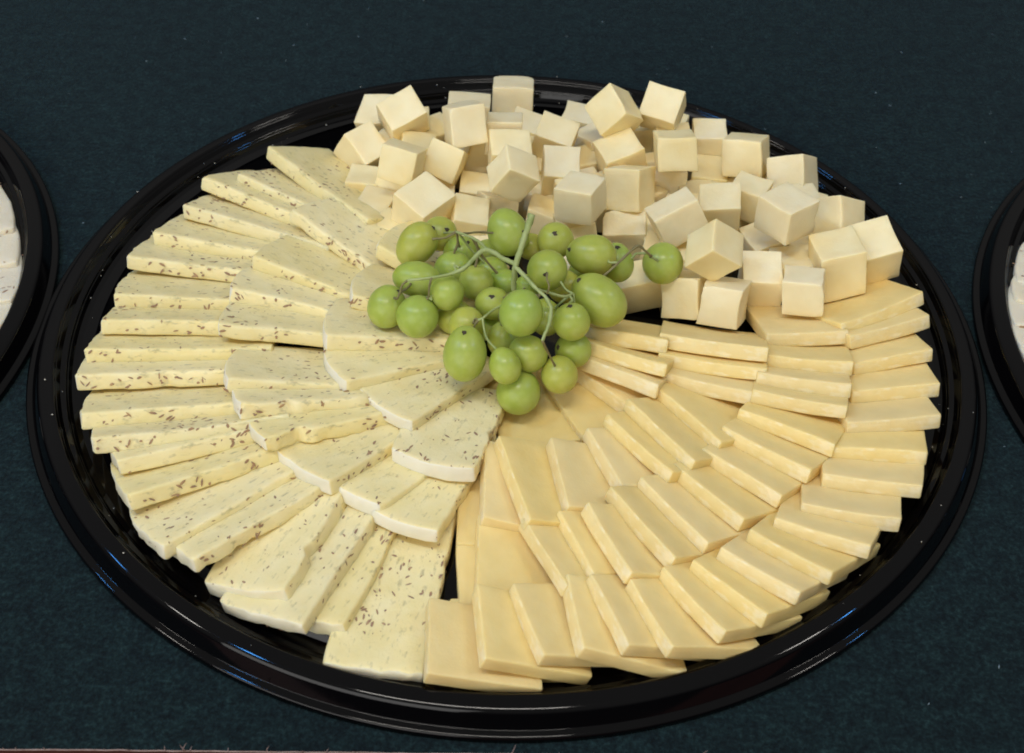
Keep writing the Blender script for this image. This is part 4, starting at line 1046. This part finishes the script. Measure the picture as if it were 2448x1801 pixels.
# ------------------------------------------------------------------ grapes
GRAPES = [
    [[-0.04469, 0.00804, 0.04999], [0.59, 0.532, 0.607], 0.01159, 0.0089],
    [[-0.03468, 0.02588, 0.04282], [0.525, -0.502, -0.687], 0.00856, 0.00831],
    [[-0.02422, 0.01393, 0.04059], [0.999, 0.048, 0.0], 0.00848, 0.00847],
    [[-0.02707, -0.00142, 0.04366], [0.999, 0.052, -0.003], 0.00885, 0.00831],
    [[-0.00196, 0.01428, 0.054], [0.37, -0.568, -0.735], 0.01162, 0.00971],
    [[0.00915, 0.02164, 0.03994], [0.999, 0.011, 0.03], 0.00673, 0.00651],
    [[0.02092, 0.0172, 0.04759], [0.203, -0.609, -0.767], 0.00876, 0.00884],
    [[0.03706, -0.00357, 0.05608], [0.997, -0.076, -0.012], 0.01176, 0.00951],
    [[0.04993, 0.00358, 0.04628], [0.203, -0.626, -0.753], 0.00942, 0.00778],
    [[0.07305, 0.0168, 0.036], [0.03, -0.63, -0.776], 0.01012, 0.00991],
    [[0.01648, -0.02408, 0.063], [0.999, 0.002, 0.037], 0.00913, 0.00924],
    [[-0.00898, 0.00418, 0.03794], [0.999, 0.032, 0.013], 0.00779, 0.0072],
    [[-0.01584, -0.01545, 0.047], [0.999, 0.04, 0.006], 0.00816, 0.00816],
    [[-0.04313, -0.01542, 0.04817], [0.987, -0.041, -0.153], 0.01133, 0.00838],
    [[-0.05562, -0.03095, 0.04444], [-0.143, -0.657, -0.74], 0.01006, 0.00889],
    [[-0.04111, -0.04032, 0.04726], [-0.313, -0.641, -0.701], 0.00971, 0.00952],
    [[-0.02832, -0.03236, 0.05466], [0.998, 0.055, -0.007], 0.0078, 0.00787],
    [[-0.02488, -0.03173, 0.03995], [0.999, 0.05, -0.004], 0.00838, 0.00807],
    [[-0.00769, -0.03059, 0.04787], [0.999, 0.031, 0.013], 0.00802, 0.00748],
    [[-0.00296, -0.00783, 0.04069], [1.0, 0.025, 0.019], 0.00729, 0.00709],
    [[0.00523, -0.05391, 0.063], [-0.144, -0.648, -0.748], 0.01047, 0.00966],
    [[0.01647, -0.0378, 0.04693], [0.203, -0.647, -0.735], 0.00848, 0.0072],
    [[-0.01876, -0.04518, 0.047], [0.03, -0.662, -0.749], 0.00863, 0.00812],
    [[-0.01875, -0.06371, 0.047], [-0.057, -0.678, -0.733], 0.01233, 0.00958],
    [[-0.00199, -0.04613, 0.03988], [0.203, -0.655, -0.728], 0.00847, 0.00757],
    [[-0.0012, -0.06767, 0.04416], [0.37, -0.633, -0.68], 0.00844, 0.00699],
    [[0.00879, -0.05727, 0.04222], [0.95, -0.219, -0.224], 0.00885, 0.00835],
    [[0.00516, -0.06714, 0.02805], [-0.144, -0.688, -0.712], 0.01034, 0.00988],
    [[0.02311, -0.06177, 0.03431], [0.203, -0.677, -0.708], 0.00859, 0.00823],
    [[0.02922, -0.04741, 0.03633], [0.999, -0.01, 0.05], 0.00827, 0.00819],
    [[0.02776, -0.04612, 0.05197], [0.03, -0.66, -0.751], 0.00858, 0.00837],
    [[0.04018, -0.02937, 0.05099], [0.762, -0.452, -0.464], 0.01409, 0.01082],
    [[0.02477, -0.01624, 0.04699], [0.999, -0.006, 0.045], 0.00793, 0.00776],
    [[-0.01103, -0.02969, 0.03409], [0.999, 0.035, 0.01], 0.00792, 0.00736],
    [[0.00834, -0.01757, 0.047], [0.999, 0.012, 0.029], 0.00641, 0.0062],
    [[-0.01129, 0.02031, 0.036], [0.999, 0.034, 0.012], 0.00754, 0.00693],
    [[0.03453, 0.00262, 0.04], [0.998, -0.017, 0.053], 0.00737, 0.00718],
    [[-0.03795, -0.01253, 0.03398], [0.998, 0.064, -0.015], 0.0073, 0.00711],
]
SCARS = [
    [0, [-0.03689, 0.01126, 0.05752], [0.726, 0.118, 0.678]],
    [1, [-0.03095, 0.02158, 0.04887], [0.449, -0.518, 0.728]],
    [2, [-0.02057, 0.01323, 0.0482], [0.431, -0.084, 0.899]],
    [6, [0.02023, 0.01285, 0.05524], [-0.079, -0.487, 0.87]],
    [7, [0.02646, -0.00494, 0.05988], [-0.862, -0.203, 0.465]],
    [8, [0.04933, 0.00427, 0.05498], [-0.02, -0.103, 0.994]],
    [9, [0.06679, 0.01323, 0.04284], [-0.633, -0.369, 0.681]],
    [10, [0.01554, -0.0323, 0.06709], [-0.104, -0.89, 0.443]],
    [18, [-0.00802, -0.03379, 0.05463], [-0.038, -0.427, 0.903]],
    [23, [-0.01901, -0.06216, 0.05806], [-0.056, -0.108, 0.993]],
    [31, [0.03091, -0.02675, 0.06048], [-0.601, 0.031, 0.799]],
    [14, [-0.04984, -0.02866, 0.05176], [0.668, 0.141, 0.731]],
    [15, [-0.0363, -0.03464, 0.05348], [0.502, 0.584, 0.638]],
    [30, [0.02635, -0.04503, 0.06029], [-0.17, 0.106, 0.98]],
    [28, [0.01754, -0.05731, 0.03892], [-0.683, 0.508, 0.525]],
    [29, [0.02222, -0.05003, 0.03982], [-0.844, -0.322, 0.429]],
    [26, [0.01623, -0.05718, 0.04653], [0.836, 0.03, 0.548]],
    [4, [0.00554, 0.00942, 0.05806], [0.748, -0.459, 0.48]],
]
STEMS = {
    'main': [
        [0.00858, -0.02121, 0.092, 0.0032],
        [0.00662, -0.02542, 0.086, 0.0029],
        [0.00421, -0.03077, 0.08, 0.0027],
        [0.0021, -0.03505, 0.074, 0.0026],
        [0.00175, -0.03479, 0.066, 0.0024],
        [0.0018, -0.03468, 0.058, 0.0022],
    ],
    'b1': [
        [0.00242, -0.03398, 0.074, 0.0022],
        [-0.00267, -0.02981, 0.073, 0.0021],
        [-0.011, -0.02073, 0.071, 0.0022],
        [-0.0156, -0.02457, 0.07, 0.002],
        [-0.02011, -0.02981, 0.068, 0.0018],
        [-0.02542, -0.03187, 0.066, 0.0015],
        [-0.03142, -0.03327, 0.065, 0.0013],
        [-0.04013, -0.03437, 0.064, 0.0011],
        [-0.04555, -0.03427, 0.063, 0.001],
    ],
    'b2': [
        [-0.011, -0.02073, 0.071, 0.0018],
        [-0.01397, -0.01342, 0.069, 0.0014],
        [-0.01911, -0.0054, 0.066, 0.0012],
        [-0.02571, 0.00175, 0.063, 0.001],
    ],
    'b3': [
        [0.00212, -0.0361, 0.074, 0.0021],
        [0.00554, -0.03995, 0.073, 0.0019],
        [0.00893, -0.04376, 0.072, 0.0018],
        [0.01164, -0.04705, 0.071, 0.0016],
        [0.01601, -0.05059, 0.069, 0.0015],
        [0.01804, -0.05688, 0.068, 0.0016],
        [0.01728, -0.06354, 0.066, 0.0017],
        [0.01594, -0.06722, 0.064, 0.0015],
        [0.0146, -0.0704, 0.062, 0.0013],
    ],
    'b4': [
        [0.01232, -0.04634, 0.07, 0.0014],
        [0.01843, -0.04388, 0.066, 0.0013],
        [0.0239, -0.04215, 0.063, 0.0012],
        [0.02806, -0.03752, 0.061, 0.0011],
    ],
    'b5': [
        [-0.04555, -0.03427, 0.063, 0.001],
        [-0.04789, -0.03535, 0.061, 0.0009],
        [-0.04899, -0.03589, 0.057, 0.0011],
    ],
    'b6': [
        [-0.03473, -0.03427, 0.065, 0.0009],
        [-0.03568, -0.03596, 0.062, 0.0009],
        [-0.03618, -0.03724, 0.056, 0.0011],
    ],
    'b7': [
        [0.03741, -0.02212, 0.056, 0.0012],
        [0.04284, -0.01996, 0.058, 0.0011],
        [0.04911, -0.0134, 0.06, 0.0011],
        [0.05485, -0.00607, 0.061, 0.0012],
        [0.0585, -0.0022, 0.061, 0.0014],
        [0.06126, -0.00088, 0.058, 0.0011],
        [0.06543, 0.00176, 0.052, 0.0011],
    ],
    'b8': [
        [-0.0034, -0.04324, 0.058, 0.001],
        [-0.00732, -0.047, 0.058, 0.001],
        [-0.01083, -0.05174, 0.058, 0.0011],
        [-0.01345, -0.05273, 0.057, 0.0012],
    ],
    'b9': [
        [0.01602, -0.04266, 0.0765, 0.0009],
        [0.01589, -0.04739, 0.077, 0.0008],
        [0.01685, -0.05124, 0.076, 0.0008],
        [0.01609, -0.05108, 0.072, 0.0009],
    ],
    'b10': [
        [-0.0229, -0.02803, 0.066, 0.0012],
        [-0.02501, -0.02652, 0.066, 0.001],
        [-0.02415, -0.03022, 0.066, 0.001],
    ],
}


def sphere(nu, nv):
    v, f = [(0, 0, 1)], []
    for i in range(1, nv):
        th = math.pi * i / nv
        for j in range(nu):
            ph = 2 * math.pi * j / nu
            v.append((math.sin(th) * math.cos(ph), math.sin(th) * math.sin(ph), math.cos(th)))
    v.append((0, 0, -1))
    for j in range(nu):
        f.append((0, 1 + j, 1 + (j + 1) % nu))
    for i in range(nv - 2):
        for j in range(nu):
            a, b = 1 + i * nu + j, 1 + i * nu + (j + 1) % nu
            f.append((a, a + nu, b + nu, b))
    last = len(v) - 1
    for j in range(nu):
        f.append((last, last - nu + (j + 1) % nu, last - nu + j))
    return v, f


def build_grapes():
    bunch = empty('grape_bunch', (0, -0.03, 0.03))
    tag(bunch, 'small bunch of green grapes lying on the cheese at the centre of the tray', 'grapes')
    base = Matrix.Translation((0, 0.03, -0.03))
    sv, sf = sphere(28, 18)
    grapes = []
    for i, (P, ax, a, b) in enumerate(GRAPES):
        ax = Vector(ax).normalized()
        q = ax.to_track_quat('Z', 'Y').to_matrix()
        off = Vector((i * 3.1, i * 1.7, 0))
        taper = 0.06 if a / b > 1.1 else 0.02
        out = []
        for p in sv:
            pv = Vector(p)
            k = 1 + 0.014 * noise.noise(pv * 1.6 + off)
            kk = k * (1 + taper * pv.z)
            out.append(q @ Vector((pv.x * b * kk, pv.y * b * kk, pv.z * a * k)))
        g = mesh_obj('grape', out, sf, M_GRAPE, bunch)
        g.location = Vector(P) - Vector((0, -0.03, 0.03))
        grapes.append((g, Vector(P)))
    for gi, h, n in SCARS:
        g, P = grapes[gi]
        n = Vector(n)
        e1 = n.orthogonal().normalized()
        e2 = n.cross(e1)
        v, f = [], []
        rnd = random.Random(gi + 40)
        c = Vector(h) - P
        k = 9
        for j in range(k):
            t = 2 * math.pi * j / k
            rr = 0.0013 * rnd.uniform(0.6, 1.4)
            v.append(c + e1 * math.cos(t) * rr + e2 * math.sin(t) * rr - n * 0.0003)
        for j in range(k):
            t = 2 * math.pi * j / k
            v.append(c + (e1 * math.cos(t) + e2 * math.sin(t)) * 0.00045 + n * rnd.uniform(0.0003, 0.0008))
        v.append(c - n * 0.0001)
        for j in range(k):
            j2 = (j + 1) % k
            f.append((j, j2, k + j2, k + j))
            f.append((k + j, k + j2, 2 * k))
        mesh_obj('stem_scar', v, f, M_SCAR, g)
    for nm, pts in STEMS.items():
        pp = [(x, y + 0.03, z - 0.03, r * 0.50) for x, y, z, r in pts]
        v, f = tube(pp, 10, 0.6, len(pts))
        mesh_obj('stem' if nm == 'main' else 'stem_branch', v, f, M_TWIG if nm in ('b5', 'b6', 'b7', 'b9') else M_STEM, bunch)
    # a short stalk from each grape to the nearest branch
    nodes = [Vector(q[:3]) for pts in STEMS.values() for q in spline(pts, 4)]
    rnd = random.Random(77)
    for g, P in grapes:
        S = min(nodes, key=lambda q: (q - P).length)
        d = S - P
        if d.length > 0.034 or d.length < 0.006:
            continue
        r0 = min(g.dimensions) / 2 if min(g.dimensions) > 0 else 0.008
        a = d.normalized() * r0 * 0.93
        side = Vector((rnd.uniform(-1, 1), rnd.uniform(-1, 1), rnd.uniform(-0.6, 0.2))) * 0.0016
        pts = [(*(a * 0.98), 0.00085), (*(a * 1.12), 0.0006), (*((a + d) * 0.5 + side), 0.0005), (*d, 0.0006)]
        v, f = tube(pts, 7, 0.5, rnd.random() * 9)
        mesh_obj('stalk', v, f, M_TWIG if rnd.random() < 0.5 else M_STEM, g)


build_grapes()

# ------------------------------------------------------------------ crumbs
def build_crumbs():
    rnd = random.Random(12)
    v, f = [], []
    for k in range(70):
        a = rnd.uniform(0, 6.283)
        r = rnd.uniform(0.198, 0.2135) if k < 58 else rnd.uniform(0.2155, 0.221)
        z = 0.0045 if r < 0.205 else (0.0125 if r > 0.213 else 0.004 + (r - 0.205) * 1.0)
        s = rnd.uniform(0.0001, 0.00045)
        c = Vector((r * math.cos(a), r * math.sin(a), z + s * 0.4))
        o = len(v)
        for d in ((1, 0, 0), (-1, 0, 0), (0, 1, 0), (0, -1, 0), (0, 0, 1), (0, 0, -1)):
            v.append(c + Vector(d) * s * rnd.uniform(0.5, 1.4))
        f += [(o + x + 0, o + y, o + z_) for x, y, z_ in ((0, 2, 4), (2, 1, 4), (1, 3, 4), (3, 0, 4), (2, 0, 5), (1, 2, 5), (3, 1, 5), (0, 3, 5))]
    tag(mesh_obj('cheese_crumbs', v, f, M_CRUMB, smooth=False), 'tiny pale cheese crumbs scattered round the black rim', 'crumbs', kind='stuff')


build_crumbs()
